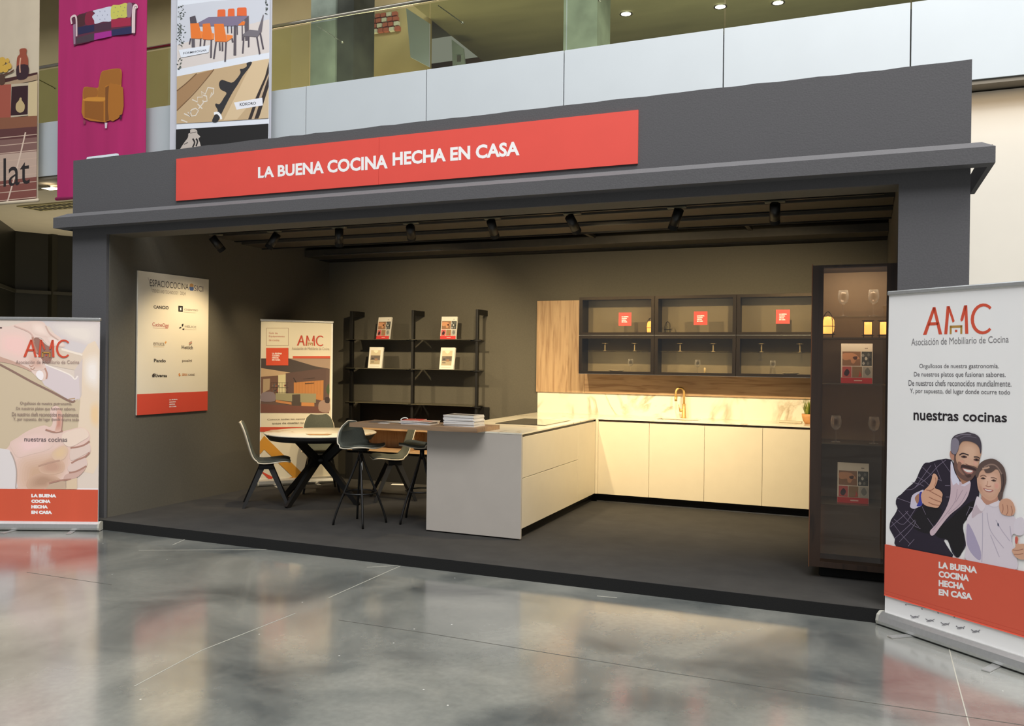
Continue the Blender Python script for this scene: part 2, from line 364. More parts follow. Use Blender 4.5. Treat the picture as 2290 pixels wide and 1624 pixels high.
# cornice
mb = MB(); c = .12; z0, z1, z2 = 2.888, 2.988, 3.045
A = [(OL - c, FY - c, z0), (OR + c, FY - c, z0), (OR + c, FY - c, z1), (OL - c, FY - c, z1)]
B = [(OL - c + .05, FY - .002, z2), (OR + .06, FY - .002, z2)]
mb.faces([A[0], A[1], A[2], A[3], B[0], B[1], (OL - c, FY - .002, z0), (OR + c, FY - .002, z0)], [(0, 1, 2, 3), (3, 2, 5, 4), (0, 6, 7, 1), (6, 4, 5, 7), (0, 3, 4, 6), (1, 7, 5, 2)], FASC)
for xs in (OL - c, OR + c - .03): mb.box(xs, xs + .03, FY - .002, 1.0, z0, z2 - .02, FASC)
struct('trim_1', mb)
# beams over the open-topped stand, under an added black board that keeps it dark
mb = MB(); mb.box(OL + .031, OR - .031, .37, WY, 3.42, 3.45, BLACKM); struct('ceiling', mb)
for i, (ya, yb, za, zb) in enumerate([(1.50, 1.88, 2.99, 3.10), (1.97, 2.36, 2.965, 3.08), (3.17, 3.70, 2.96, 3.05)]):
    mb = MB(); mb.box(LX, RXW, ya, yb, za, zb, BEAM, .006); mb.box(LX, RXW, yb - .03, yb, za - .012, za, BLACKM)
    if i == 2: mb.box(LX, RXW, 3.5, 3.715, za - .012, za, BLACKM); mb.box(LX + .3, 2.3, ya - .012, ya, za + .01, za + .018, ALU)
    struct('trim_%d' % (i + 2), mb)
mb = MB(); mb.box(1.2, 2.2, .9, .93, 3.0, 3.03, BEAM); mb.box(4.2, 4.24, 2.4, 3.2, 3.03, 3.06, BEAM); mb.box(5.9, 5.94, 2.4, 3.2, 3.03, 3.06, BEAM); struct('trim_5', mb)

# fascia sign
sg = thing('fascia_sign', 'long red sign board with white capitals on the anthracite fascia', 'sign', ((1.17 + 5.5) / 2, FY, 3.08))
mb = MB(); xm = 3.33
mb.box(1.167, xm, FY - .012, FY, 3.083, 3.47, RED); mb.box(xm + .002, 5.498, FY - .012, FY, 3.083, 3.47, RED); mb.build('board', sg)
bd = Board((0, FY - .0125, 0), (1, 0, 0))
bd.text('LA BUENA COCINA', 0, 0, 0, 0, WHITEL, .035, quad=[(577, 374), (867, 345), (867, 377), (577, 399)])
bd.text('HECHA EN CASA', 0, 0, 0, 0, WHITEL, .035, quad=[(878, 341), (1162, 315.5), (1162, 347.5), (878, 371)])
bd.done('lettering', sg)

# ================================================================== hall behind the stand
YB = 4.6; GP = mat('pale_grey_cladding', (186, 192, 195), .45, noise=.015, scale=2)
ZB, ZT = 4.79, 5.735
seams = [-6.94 - 2.06, -6.94, -4.88, -2.82, -.76, 1.29, 3.34, 5.40, 7.47, 9.53, 11.6]
for i, (a, b) in enumerate(zip(seams, seams[1:])):
    mb = MB(); mb.box(a + .007, b - .007, YB, YB + .05, ZB, ZT, GP, .003); struct('trim_%d' % (i + 10), mb)
mb = MB(); mb.box(-14, 12, YB + .05, YB + .35, ZB - .02, ZT - .06, mat('parapet_core', (60, 58, 52), .9)); mb.box(-14, 12, YB + .02, YB + .4, ZB - .05, ZB - .005, mat('slab_edge', (120, 112, 98), .8)); struct('wall_parapet', mb)
mb = MB(); mb.box(-14, 12, YB + .35, 14, 4.72, 4.95, mat('gallery_slab', (170, 160, 138), .85, noise=.03, scale=3)); struct('floor_gallery', mb)
# glass balustrade
bal = thing('glass_balustrade', 'green tinted glass balustrade with round steel handrail on the upper gallery', 'balustrade', (3, YB + .1, ZT))
for i, (a, b) in enumerate(zip(seams, seams[1:])):
    mb = MB(); mb.box(a + .01, b - .01, YB + .08, YB + .092, ZT - .1, 6.70, RAILG); g = mb.build('glass_panel', bal)
mb = MB(); mb.tube([(-14, YB + .085, 6.755), (12, YB + .085, 6.755)], .028, mat('polished_steel_rail', (205, 196, 178), .18, 1), 14); mb.build('handrail', bal)
for i, a in enumerate(seams):
    mb = MB(); mb.bar((a + .12, YB + .1, 6.66), (a + .35, YB + .42, 6.5), .012, .012, ALU); mb.lathe([(0, -.015), (.02, -.012), (.02, .012), (0, .015)], (a + .35, YB + .42, 6.5), ALU, 12); mb.build('glass_clamp', bal)
# gallery interior
GBW = mat('warm_beige_plaster', (176, 160, 118), .9, noise=.05, scale=1.5); GC = mat('olive_ceiling_panels', (140, 136, 106), .8, noise=.12, scale=.6, stretch=(1, 4, 1))
def xat(px, y, py=80): return on(px, py, 'y', y).x
mb = MB(); mb.box(-20, xat(960, 8.2), 8.2, 8.3, 4.95, 11, GBW); struct('wall_gallery', mb)
mb = MB(); mb.box(-20, 14, 13.9, 14, 4.95, 9.5, mat('brown_gallery_wall', (120, 96, 66), .9)); struct('wall_gallery_far', mb)
mb = MB(); mb.box(xat(960, 8.2), 14, YB + .6, 14, 8.1, 8.2, GC); mb.box(-20, xat(960, 8.2), YB + 1.2, 14, 10.2, 10.3, GC)
gceil = struct('ceiling_gallery', mb)
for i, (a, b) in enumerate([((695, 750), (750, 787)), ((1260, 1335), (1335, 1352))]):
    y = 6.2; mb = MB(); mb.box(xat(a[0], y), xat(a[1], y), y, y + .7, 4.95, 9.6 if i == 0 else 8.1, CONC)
    if i == 0: mb.box(xat(750, y), xat(787, y), y + .05, y + .7, 4.95, 9.6, CONCD)  # shade of the column's side put into a darker concrete
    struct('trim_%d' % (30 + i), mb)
mb = MB(); a_ = on(910, 30, 'y', 7.4); mb.prism([on(908, 18, 'y', 7.4), on(960, 52, 'y', 7.4), on(960, 150, 'y', 7.4), on(918, 128, 'y', 7.4)], (0, .04, 0), mat('white_panel', (190, 200, 205), .5))
single('ceiling_panel', mb, 'pale tilted panel hanging behind the gallery glass beside the column', 'panel')
mb = MB(); mb.box(-20, 14, 11.9, 12, 4.95, 4.96, CONCD) if 0 else None; mb.bar(on(1022, 146, 'y', 9.02), (on(1022, 146, 'y', 9.02).x, 9.02, 4.95), .05, .05, ALU); mb.prism([on(1010, 88, 'y', 9), on(1036, 108, 'y', 9), on(1040, 145, 'y', 9), on(1012, 147, 'y', 9)], (0, .04, 0), mat('pale_blue_panel', (178, 196, 204), .5)); mb.prism([on(1022, 124, 'y', 8.98), on(1030, 124, 'y', 8.98), on(1030, 138, 'y', 8.98), on(1022, 138, 'y', 8.98)], (0, .01, 0), mat('grey_print', (120, 120, 125), .5))
single('info_panel', mb, 'small pale blue notice panel far inside the gallery', 'panel')
for i, (px, py) in enumerate([(1400, 30), (1611, 14), (1740, 5)]):
    p = on(px, py, 'z', 8.09); mb = MB(); mb.lathe([(0, 0), (.09, 0), (.09, .02), (0, .02)], (p.x, p.y, p.z - .012), LEDW, 20); mb.lathe([(.09, -.002), (.12, -.002), (.12, .012), (.09, .012)], (p.x, p.y, p.z - .012), ALU, 20, False)
    single('ceiling_downlight', mb, ['leftmost round downlight in the gallery ceiling, beside the concrete column', 'middle round downlight in the gallery ceiling', 'right hand round downlight at the top edge of the gallery ceiling'][i], 'downlight', 'round downlights in the gallery ceiling')
# solid blocks standing in for red and white seats reflected in the glass
mb = MB()
for r in range(4):
    for q in range(5):
        p = on(828 + q * 12.5 + r * 2, 42 + r * 11 - q * 1.5, 'y', 8.15); mb.box(p.x, p.x + .1, 8.12, 8.19, p.z, p.z + .07, mat('red_seat_reflection', (168, 92, 72), .7) if (r + q) % 3 else mat('pale_seat_reflection', (200, 200, 184), .7))
single('seat_reflection', mb, 'red and white blocks standing in for seats reflected in gallery glass beside the dark column', 'reflection')
# right hall wall under the gallery
mb = MB(); mb.box(3.0, 14, YB + .25, YB + .35, 0, 4.72, mat('cream_hall_wall', (202, 196, 184), .8, noise=.02, scale=2)); struct('wall_hall_right', mb)
area('cove_light', (9.2, YB + .02, 4.70), (9.2, YB + .5, 0), 5, .05, 8, (1, .72, .42))
# left: dark glazed wall under the gallery, curved ceiling
mb = MB(); DG = mat('dark_glazed_wall', (28, 27, 20), .35, noise=.15, scale=1.5); FR = mat('dark_mullion', (44, 42, 32), .5)
q = [on(-60, 440, 'z', 4.3), on(30, 515, 'z', 4.3), on(162, 527, 'z', 4.3), on(260, 540, 'z', 4.3)]
ys = [(-9.0, 5.1), (-11.0, 7.18), (-12.24, 8.48), (-11.66, 9.61), (-9.6, 12.9), (2, 12.9)]
for a, b in zip(ys, ys[1:]): mb.faces([(a[0], a[1], 0), (b[0], b[1], 0), (b[0], b[1], 4.7), (a[0], a[1], 4.7)], [(0, 1, 2, 3)], DG)
lw = struct('wall_hall_left', mb)
mb = MB()
for a, b in zip(ys, ys[1:]):
    for z in (.9, 3.2): mb.bar((a[0] + .05, a[1] - .05, z), (b[0] + .05, b[1] - .05, z), .08, .08, FR, side=(0, 0, 1))
mb.bar((-11.85, 9.2, 0), (-11.85, 9.2, 4.68), .16, .16, FR, side=(1, 0, 0)); mb.build('mullion', lw)
CW = mat('warm_white_ceiling', (200, 190, 165), .9, noise=.03, scale=3)
mb = MB(); arc = ys[:-1] + [(2.9, 12.9), (2.9, YB + .4)]
mb.prism([(x, y, 4.68) for x, y in arc], (0, 0, .03), CW); struct('ceiling_hall', mb)
p = on(110, 420, 'z', 4.67); mb = MB(); mb.box(p.x - .1, p.x + .1, p.y - .1, p.y + .1, 4.65, 4.678, mat('warm_led_square', (255, 244, 220), .5, emit=(255, 240, 210), es=5)); mb.box(p.x - .16, p.x + .16, p.y - .16, p.y - .1, 4.645, 4.679, ALU)
single('recessed_light', mb, 'square recessed light in the ceiling between the two left banners', 'downlight')
p = on(62, 466, 'z', 4.67); vt = thing('air_vent', 'slotted air vent in the ceiling left of the stand', 'vent', (p.x, p.y, 4.67))
mb = MB(); L_ = 1.6; mb.box(p.x, p.x + L_, p.y - .25, p.y + .3, 4.66, 4.679, mat('vent_frame', (170, 158, 110), .5)); mb.build('frame', vt)
for r in range(2):
    mb = MB()
    for k in range(11): mb.box(p.x + .08 + k * .14, p.x + .15 + k * .14, p.y - .17 + r * .24, p.y - .01 + r * .24, 4.655, 4.661, BLACKM)
    mb.build('slot_row', vt)

# ================================================================== hanging banners
YN = 4.42
def banner(name, label, x0, x1, z0, z1, m, hem=True):
    t = thing(name, label, 'banner', ((x0 + x1) / 2, YN, z0), 0, 'tall printed banners hanging in front of the gallery')
    mb = MB(); n = 14; vs = []; fs = []
    for k in range(2):
        for i in range(n + 1):
            for z in (z0, z1): vs.append((x0 + (x1 - x0) * i / n, YN + .02 + k * .006 + .006 * math.sin(i * 1.9), z))
    for i in range(n): fs += [(2 * i, 2 * i + 2, 2 * i + 3, 2 * i + 1), (2 * n + 2 + 2 * i, 2 * n + 3 + 2 * i, 2 * n + 5 + 2 * i, 2 * n + 4 + 2 * i)]
    mb.faces(vs, fs, m, True); mb.build('fabric', t)
    mb = MB(); mb.tube([(x0 - .02, YN + .02, z0 + .03), (x1 + .02, YN + .02, z0 + .03)], .028, m, 12); mb.build('hem_bar', t)
    bd = Board((x0, YN, 0), (1, 0, 0)); bd.lim = (0, x1 - x0, z0 + .06, z1); return t, bd
# 1 interior photo banner
xr = -6.27
t1, b = banner('hanging_banner', 'beige photo banner of vases at the far left, cut by the picture edge', -8.4, xr, 4.31, 8.6, mat('beige_banner', (206, 190, 164), .8, noise=.03, scale=3))
b.use(0, 0, 5.4125)
b.poly([(-300, 1000), (200, 930), (480, 880), (480, 960), (150, 1030), (-300, 1050)], (176, 148, 118), False)
b.poly([(-300, 985), (60, 950), (480, 870), (480, 895), (60, 1000), (-300, 1020)], (70, 32, 30), False)
b.poly([(-300, 1040), (135, 1020), (135, 1440), (-300, 1470)], (168, 84, 66), False)
b.poly([(135, 1020), (345, 1000), (345, 1400), (130, 1420)], (196, 180, 154), False)
b.poly([(140, 1050), (340, 1035), (335, 1385), (130, 1400)], (52, 22, 28), False)
b.poly([(345, 1000), (475, 970), (462, 1400), (340, 1420)], (212, 190, 146), False)
b.poly([(-300, 1440), (130, 1420), (460, 1400), (455, 1530), (-300, 1590)], (140, 88, 62), False)
b.poly([(-300, 1590), (455, 1530), (455, 2000), (-300, 2080)], (96, 54, 52), False)
b.poly([(-300, 1720), (455, 1660), (450, 1850), (-300, 1950)], (132, 96, 88), False)
b.poly([(-300, 1900), (450, 1830), (445, 2180), (-300, 2260)], (196, 168, 150), False)
b.poly([(-300, 2230), (445, 2140), (445, 2500), (-300, 2600)], (132, 76, 66), False)
for k in range(9): b.line([(-300, 1700 + k * 95), (455, 1625 + k * 95)], .014, (206, 176, 156), False)
b.line([(310, 1600), (240, 1900), (160, 2200), (80, 2480)], .035, (222, 196, 176))
for cx_, cy_, r_ in ((-10, 750, 55), (30, 740, 50), (90, 735, 30), (10, 830, 50), (65, 830, 48), (110, 800, 40)): b.poly([(cx_ + r_ * math.cos(a) * .8, cy_ + r_ * math.sin(a)) for a in [k * .785 for k in range(8)]], (214, 170, 70))
b.poly([(-60, 880), (0, 900), (100, 880), (165, 840), (160, 865), (80, 905), (20, 915), (-60, 910)], (92, 56, 40))
b.poly([(0, 910), (50, 910), (60, 1010), (0, 1025)], (84, 56, 42))
b.poly([(240, 595), (320, 590), (318, 650), (338, 700), (342, 800), (336, 930), (270, 968), (210, 950), (200, 850), (208, 700), (240, 655)], (156, 76, 52))
b.poly([(206, 800), (340, 790), (336, 930), (270, 966), (208, 950)], (56, 30, 38))
b.line([(250, 700), (240, 800), (245, 880)], .03, (226, 170, 140))
b.poly([(240, 1185), (262, 1185), (265, 1215), (300, 1270), (290, 1340), (240, 1365), (195, 1330), (195, 1260), (230, 1215)], (198, 172, 124))
b.text('ulat', 0, 0, 0, 0, (38, 30, 30), 0, quad=[(-128, 1935), (360, 1888), (360, 2222), (-128, 2290)])
b.done('printed_picture', t1)
# 2 magenta
MAG = mat('magenta_banner', (172, 32, 98), .75, noise=.08, scale=1.2, stretch=(3, 1, .4))
t2, b = banner('hanging_banner', 'magenta banner with a patchwork sofa and an ochre armchair', -5.79, -3.79, 4.30, 8.6, MAG)
b.use(0, 0, 5.4125)
b.poly([(855, 230), (870, 200), (920, 180), (940, 200), (1040, 150), (1120, 130), (1550, 40), (1640, 45), (1668, 80), (1655, 120), (1640, 400), (1600, 405), (1595, 350), (1140, 440), (1130, 490), (930, 540), (890, 540), (885, 300)], (92, 40, 62))
b.poly([(925, 200), (1040, 165), (1035, 290), (930, 330)], (74, 34, 40)); b.poly([(1040, 165), (1120, 140), (1145, 290), (1035, 295)], (130, 30, 56))
b.poly([(1125, 130), (1220, 105), (1350, 78), (1345, 150), (1345, 255), (1250, 262), (1150, 290), (1140, 250), (1115, 200), (1150, 160)], (206, 208, 222))
b.poly([(1350, 75), (1440, 60), (1540, 42), (1540, 200), (1440, 215), (1350, 235)], (202, 196, 92))
b.poly([(1540, 45), (1600, 50), (1585, 200), (1540, 205)], (140, 110, 128))
for x, y in ((1210, 140), (1270, 135), (1180, 190), (1240, 185), (1300, 180), (1210, 235), (1270, 230), (1395, 90), (1460, 80), (1510, 90), (1380, 150), (1430, 140), (1490, 130), (1420, 190), (1475, 185)): b.poly([(x - 7, y), (x, y - 9), (x + 7, y), (x, y + 9)], (150, 150, 110) if x > 1350 else (150, 152, 172), False)
b.poly([(940, 330), (1140, 295), (1142, 380), (945, 420)], (38, 34, 72), False); b.poly([(1145, 300), (1340, 265), (1342, 350), (1145, 385)], (74, 42, 62), False); b.poly([(1345, 235), (1580, 210), (1585, 310), (1350, 335)], (162, 36, 68), False)
b.poly([(925, 460), (1140, 400), (1140, 490), (925, 530)], (74, 56, 66), False); b.poly([(1142, 405), (1350, 370), (1352, 440), (1140, 485)], (166, 40, 140), False); b.poly([(1350, 360), (1598, 320), (1598, 405), (1355, 435)], (42, 40, 82), False)
b.line([(870, 290), (860, 220), (900, 190), (925, 230), (928, 440)], .035, (222, 196, 196)); b.line([(1605, 400), (1610, 120), (1640, 60), (1660, 90), (1630, 120), (1625, 400)], .035, (226, 202, 200))
b.poly([(885, 300), (915, 290), (915, 530), (892, 540)], (150, 120, 140), False)
OC = (178, 112, 36)
b.poly([(1225, 880), (1280, 850), (1400, 830), (1455, 835), (1475, 880), (1470, 1050), (1490, 1080), (1480, 1380), (1300, 1465), (1250, 1478), (1010, 1425), (1000, 1200), (1010, 1070), (1060, 1050), (1180, 1065), (1200, 1000)], OC)
b.poly([(1215, 960), (1240, 870), (1400, 838), (1455, 845), (1465, 1020), (1400, 1020), (1300, 1030), (1270, 1060), (1270, 1170), (1185, 1170)], (160, 100, 34))
b.poly([(1010, 1200), (1060, 1180), (1270, 1180), (1270, 1215), (1200, 1228), (1020, 1220)], (204, 138, 50)); b.poly([(1025, 1225), (1255, 1232), (1255, 1470), (1025, 1420)], (146, 88, 28), False)
b.poly([(1275, 1060), (1320, 1035), (1320, 1450), (1275, 1470)], (124, 74, 28), False); b.poly([(1320, 1040), (1380, 1020), (1470, 1050), (1490, 1090), (1478, 1375), (1320, 1450)], (170, 106, 34))
b.poly([(1015, 1080), (1070, 1055), (1175, 1075), (1172, 1165), (1060, 1180), (1015, 1195)], (158, 96, 34))
b.poly([(1268, 1485), (1300, 1485), (1294, 1552), (1272, 1552)], (214, 196, 206), False); b.poly([(1448, 1395), (1475, 1385), (1470, 1445), (1450, 1445)], (60, 20, 40), False); b.poly([(1008, 1455), (1038, 1460), (1032, 1500), (1012, 1500)], (140, 60, 80), False)
b.use(100, 300, 6.543); b.poly([(610, 366), (620, 340), (650, 332), (1050, 283), (1080, 288), (1088, 310), (1088, 420), (610, 440)], (226, 236, 240), False)
b.done('printed_picture', t2)
# 3 white brands banner
t3, b = banner('hanging_banner', 'white banner with a picture of orange dining chairs, right of the magenta one', -3.27, -1.28, 4.30, 8.6, mat('grey_white_banner', (196, 196, 204), .75, noise=.02, scale=3))
b.use(380, 0, 4.64)
b.poly([(78, -60), (1035, -60), (1030, 1480), (66, 1580)], (226, 230, 238), False)
b.poly([(80, 60), (420, 15), (1033, -30), (1030, 545), (700, 600), (75, 720)], (206, 208, 216), False)
b.poly([(75, 470), (500, 330), (1031, 200), (1030, 545), (700, 600), (75, 720)], (218, 208, 202), False)
random.seed(3)
def leaf(x, y, l, a, c): b.poly([(x, y), (x + l * .5 * math.cos(a + .5), y + l * .5 * math.sin(a + .5)), (x + l * math.cos(a), y + l * math.sin(a)), (x + l * .5 * math.cos(a - .5), y + l * .5 * math.sin(a - .5))], c, False)
for (x0, y0, x1, y1, n) in ((85, 60, 190, 190, 26), (85, 240, 190, 480, 46), (80, 590, 160, 730, 14), (990, 10, 1030, 150, 14)):
    for _ in range(n): leaf(random.uniform(x0, x1) * .6 + x0 * .4, random.uniform(y0, y1), random.uniform(16, 30), random.uniform(0, 6.28), random.choice([(74, 82, 76), (54, 62, 56), (98, 104, 96)]))
GRC = (84, 76, 84); OR_ = (232, 122, 48)
def pch(pts, c): b.poly(pts, c, True)
b.line([(790, 200), (800, 420)], .06, (92, 86, 94)); b.poly([(780, 165), (820, 165), (822, 420), (785, 420)], (96, 88, 94), False)
for x0, x1, yt in ((497, 577, 100), (605, 672, 92), (700, 797, 80)): b.poly([(x0, yt + 8), (x0 + 10, yt), (x1 - 10, yt - 2), (x1, yt + 6), (x1 + 2, yt + 85), (x0 - 3, yt + 85)], (228, 104, 52), False)
b.poly([(208, 180), (265, 162), (285, 250), (215, 260)], GRC, False)
b.poly([(740, 220), (785, 225), (775, 262), (700, 265)], OR_, False)
for x in (752, 700): b.line([(x, 262), (x + 2, 420 if x == 752 else 360)], .02, GRC, False)
for x in (600, 640): b.line([(x, 270), (x + 3, 345)], .02, GRC, False)
b.poly([(290, 240), (405, 178), (820, 165), (700, 270), (300, 272)], (128, 116, 140), False)
b.poly([(665, 265), (692, 262), (690, 575), (662, 575)], (92, 84, 90), False); b.poly([(228, 400), (260, 400), (262, 490), (228, 490)], (96, 90, 96), False)
for pts in ([(213, 245), (300, 240), (335, 385), (330, 405), (222, 400)], [(342, 250), (418, 242), (450, 395), (440, 415), (345, 410)], [(462, 250), (560, 248), (585, 380), (590, 435), (470, 432)]): b.poly(pts, OR_, False)
for pts in ([(310, 320), (345, 330), (342, 400), (330, 400)], [(430, 340), (460, 350), (458, 410), (440, 412)], [(588, 360), (655, 370), (650, 395), (592, 435)]): b.poly(pts, (240, 134, 60), False)
for a, c_ in (((218, 400), (205, 460)), ((322, 400), (318, 480)), ((365, 412), (355, 500)), ((432, 412), (428, 600)), ((482, 435), (458, 610)), ((585, 435), (575, 640)), ((548, 440), (548, 530)), ((518, 440), (522, 525)), ((648, 400), (655, 440))): b.line([a, c_], .03, GRC, False)
b.poly([(970, 150), (976, 160), (955, 330), (915, 380), (920, 300)], (112, 104, 110), False); b.poly([(755, 360), (830, 310), (940, 320), (915, 385), (770, 375)], (118, 112, 118), False)
for a, c_ in (((770, 375), (758, 555)), ((820, 378), (820, 488)), ((905, 385), (935, 562)), ((940, 345), (972, 510))): b.line([a, c_], .028, GRC, False)
b.poly([(92, 520), (418, 470), (405, 545), (120, 600)], (228, 232, 240), False); b.text('FORMIHOGAR', 0, 0, 0, 0, (40, 40, 48), .01, quad=[(142, 545), (384, 512), (384, 532), (142, 568)])
b.poly([(75, 795), (460, 720), (1030, 610), (1026, 1228), (500, 1262), (72, 1285)], (196, 168, 130), False)
b.poly([(75, 950), (280, 770), (460, 722), (290, 920), (75, 1150)], (166, 130, 92), False); b.line([(75, 945), (180, 860), (280, 765)], .02, (120, 88, 58)); b.line([(75, 1150), (250, 975), (400, 800), (460, 722)], .02, (124, 92, 62))
b.poly([(860, 640), (1030, 610), (1028, 700), (900, 1000), (700, 1240), (560, 1250)], (216, 190, 152), False)
b.poly([(1030, 640), (1028, 1000), (920, 1232), (815, 1240), (900, 1000), (990, 800)], (52, 42, 40), False); b.poly([(1028, 760), (1028, 790), (880, 1235), (850, 1238), (950, 950)], (196, 170, 140), False); b.poly([(1028, 900), (1026, 1228), (925, 1232)], (206, 182, 146), False)
b.poly([(800, 655), (855, 645), (830, 700), (760, 790), (700, 890), (660, 950), (600, 1060), (540, 1180), (500, 1262), (440, 1262), (470, 1190), (500, 1150), (475, 1100), (480, 1075), (520, 1080), (560, 1020), (590, 965), (530, 930), (512, 870), (545, 830), (640, 860), (690, 825), (735, 760), (730, 720), (760, 715), (800, 690)], (48, 46, 48))
b.line([(460, 1180), (500, 1175), (530, 1210), (535, 1240)], .04, (240, 240, 240))
b.line([(120, 1245), (185, 1270)], .02, (224, 214, 200), False); b.line([(150, 1180), (215, 1210), (190, 1165)], .02, (224, 214, 200), False); b.line([(215, 1160), (230, 1205), (270, 1200), (300, 1150), (270, 1125), (230, 1140), (215, 1165)], .02, (224, 214, 200), False); b.line([(290, 1080), (340, 1130)], .02, (224, 214, 200), False); b.line([(300, 1130), (350, 1070), (345, 1040)], .02, (224, 214, 200), False)
b.line([(345, 1060), (390, 1050), (385, 1000), (350, 990)], .02, (224, 214, 200), False); b.line([(400, 910), (460, 920), (455, 970), (415, 1020), (440, 960)], .02, (224, 214, 200), False); b.line([(235, 1035), (290, 1060), (290, 1010), (340, 1010), (330, 950), (370, 980), (400, 905)], .018, (224, 214, 200), False)
b.poly([(668, 1065), (962, 1015), (968, 1095), (695, 1140)], (232, 232, 238), False); b.text('KOKORO', 0, 0, 0, 0, (36, 34, 44), .015, quad=[(728, 1070), (896, 1056), (896, 1086), (728, 1104)])
b.poly([(66, 1345), (1025, 1285), (1022, 1480), (64, 1580)], (30, 28, 28), False)
b.poly([(120, 1565), (140, 1500), (190, 1430), (195, 1390), (215, 1380), (215, 1350), (250, 1340), (285, 1355), (290, 1390), (320, 1420), (300, 1440), (320, 1500), (310, 1565)], (196, 184, 174))
b.line([(240, 1440), (260, 1480), (240, 1530)], .03, (40, 36, 36)); b.line([(275, 1440), (290, 1470), (275, 1520)], .03, (40, 36, 36)); b.line([(150, 1500), (190, 1480)], .015, (90, 84, 80)); b.line([(215, 1385), (280, 1370)], .012, (110, 100, 96))
b.done('printed_picture', t3)

# ================================================================== roll-up banners
def rollup(name, label, A, B, top, z0=0, feet=True, bow=0):
    A = Vector((*A, 0)); B = Vector((*B, 0)); u = (B - A).normalized(); L = (B - A).length; mid = (A + B) / 2; rz = math.atan2(u.y, u.x)
    t = thing(name, label, 'roll-up banner', (mid.x, mid.y, z0), rz); h = L / 2
    al = mat('satin_aluminium', (206, 206, 204), .32, .85, noise=.04, scale=50)
    mb = MB(); prof = [(0, .012), (-.004, .03), (.004, .065), (.03, .085), (.06, .085), (.09, .07), (.095, .02), (.085, .004), (.01, .004)]
    mb.prism([(-h, y, z) for y, z in prof], (L, 0, 0), al); mb.build('base', t, True)
    ec = mat('grey_end_cap', (170, 168, 158), .5)
    for sx in (-1, 1):
        mb = MB(); mb.prism([(sx * h, y * 1.02 - .001, z * 1.03) for y, z in prof], (sx * .018, 0, 0), ec); mb.build('end_cap', t, True)
    ft = z0 and 0
    for sx in (-1, 1):
        mb = MB(); x = sx * h * .55; a = math.radians(12 * sx if feet else 0)
        pts = [(-.022, -.14), (.022, -.14), (.024, -.02), (.024, .2), (-.024, .2), (-.024, -.02)]
        mb.prism([(x + px_ * math.cos(a) - py_ * math.sin(a), px_ * math.sin(a) + py_ * math.cos(a), .001) for px_, py_ in pts], (0, 0, .005), al); mb.build('foot', t, True)
    mb = MB(); fh = h - .012; n = 20; vs = []; H = top - z0
    for k in range(2):
        for i in range(n + 1): vs += [(-fh, .044 + k * .003, .07 + (H - .08) * i / n), (fh, .044 + k * .003, .07 + (H - .08) * i / n)]
    m = n * 2 + 2
    fs = [(2 * i, 2 * i + 1, 2 * i + 3, 2 * i + 2) for i in range(n)] + [(m + 2 * i, m + 2 * i + 2, m + 2 * i + 3, m + 2 * i + 1) for i in range(n)]
    mb.faces(vs, fs, WHITEP); mb.build('fabric', t, True)
    mb = MB(); mb.box(-fh - .008, fh + .008, .034, .058, H - .028, H, al, .006); mb.build('top_bar', t, True)
    mb = MB(); mb.tube([(0, .07, .05), (0, .07, H - .02)], .009, al, 8); mb.build('support_pole', t, True)
    O = A - u.cross(Vector((0, 0, 1))) * .0435; bd = Board(O, u); bd.lim = (.012, L - .012, z0 + .075, top - .028); return t, bd

# ---- right roll-up
u = Vector((.683, -.586, 0)).normalized(); A = Vector((7.146, -.065, 0)) - u * .03
tR, b = rollup('roll_up_banner', 'white roll-up with a man and a boy giving thumbs up, at the right edge', (A.x, A.y), (A.x + u.x, A.y + u.y), 2.12)
def amc(b, u0, v0, w, name=True, c=RED2):
    """the association's word mark, w wide, lower left corner at u0, v0 in board metres"""
    h = w * .38; K = mat('ochre_print', (184, 140, 66), .5)
    def q(pts, m): b.mb.faces([b.P(u0 + x * w, v0 + y * h) for x, y in pts], [list(range(len(pts)))], m)
    for p in ([(0, 0), (.055, 0), (.185, .93), (.145, .98)], [(.145, .98), (.185, .98), (.29, 0), (.24, 0), (.15, .9)], [(.075, .33), (.225, .33), (.235, .44), (.088, .44)]): q(p, c)
    b.k += 1
    for p in ([(.32, 0), (.365, 0), (.395, .98), (.35, .98)], [(.36, .98), (.395, .98), (.47, .45), (.44, .40)], [(.56, .42), (.59, .47), (.64, .98), (.60, .98), (.55, .5)], [(.62, 0), (.665, 0), (.645, .98), (.605, .98)]): q(p, c)
    b.k += 1
    for p in ([(.40, 0), (.428, 0), (.428, .30), (.40, .30)], [(.40, .22), (.58, .22), (.58, .30), (.40, .30)], [(.552, 0), (.58, 0), (.58, .30), (.552, .30)]): q(p, K)
    q([(.475, .07), (.51, .07), (.51, .15), (.475, .15)], c); b.k += 1
    pts = []; N = 18
    for i in range(N + 1): a = math.radians(46 + 268 * i / N); pts.append((.86 + .165 * math.cos(a), .49 + .52 * math.sin(a)))
    inn = []
    for i in range(N + 1): a = math.radians(46 + 268 * i / N); inn.append((.865 + .125 * math.cos(a), .49 + .42 * math.sin(a)))
    vs = [b.P(u0 + x * w, v0 + y * h) for x, y in pts + inn]
    b.mb.faces(vs, [(i, i + 1, N + 2 + i, N + 1 + i) for i in range(N)], c)
    b.k += 1
G1 = (128, 124, 126); G2 = (96, 92, 96)
u0, v0 = b.uv(2064, 749); u1, _ = b.uv(2221, 744); amc(b, u0, v0, u1 - u0)
b.text('Asociación de Mobiliario de Cocina', 0, 0, 0, 0, G1, 0, quad=[(2038, 757), (2256, 751), (2256, 766), (2038, 773)])
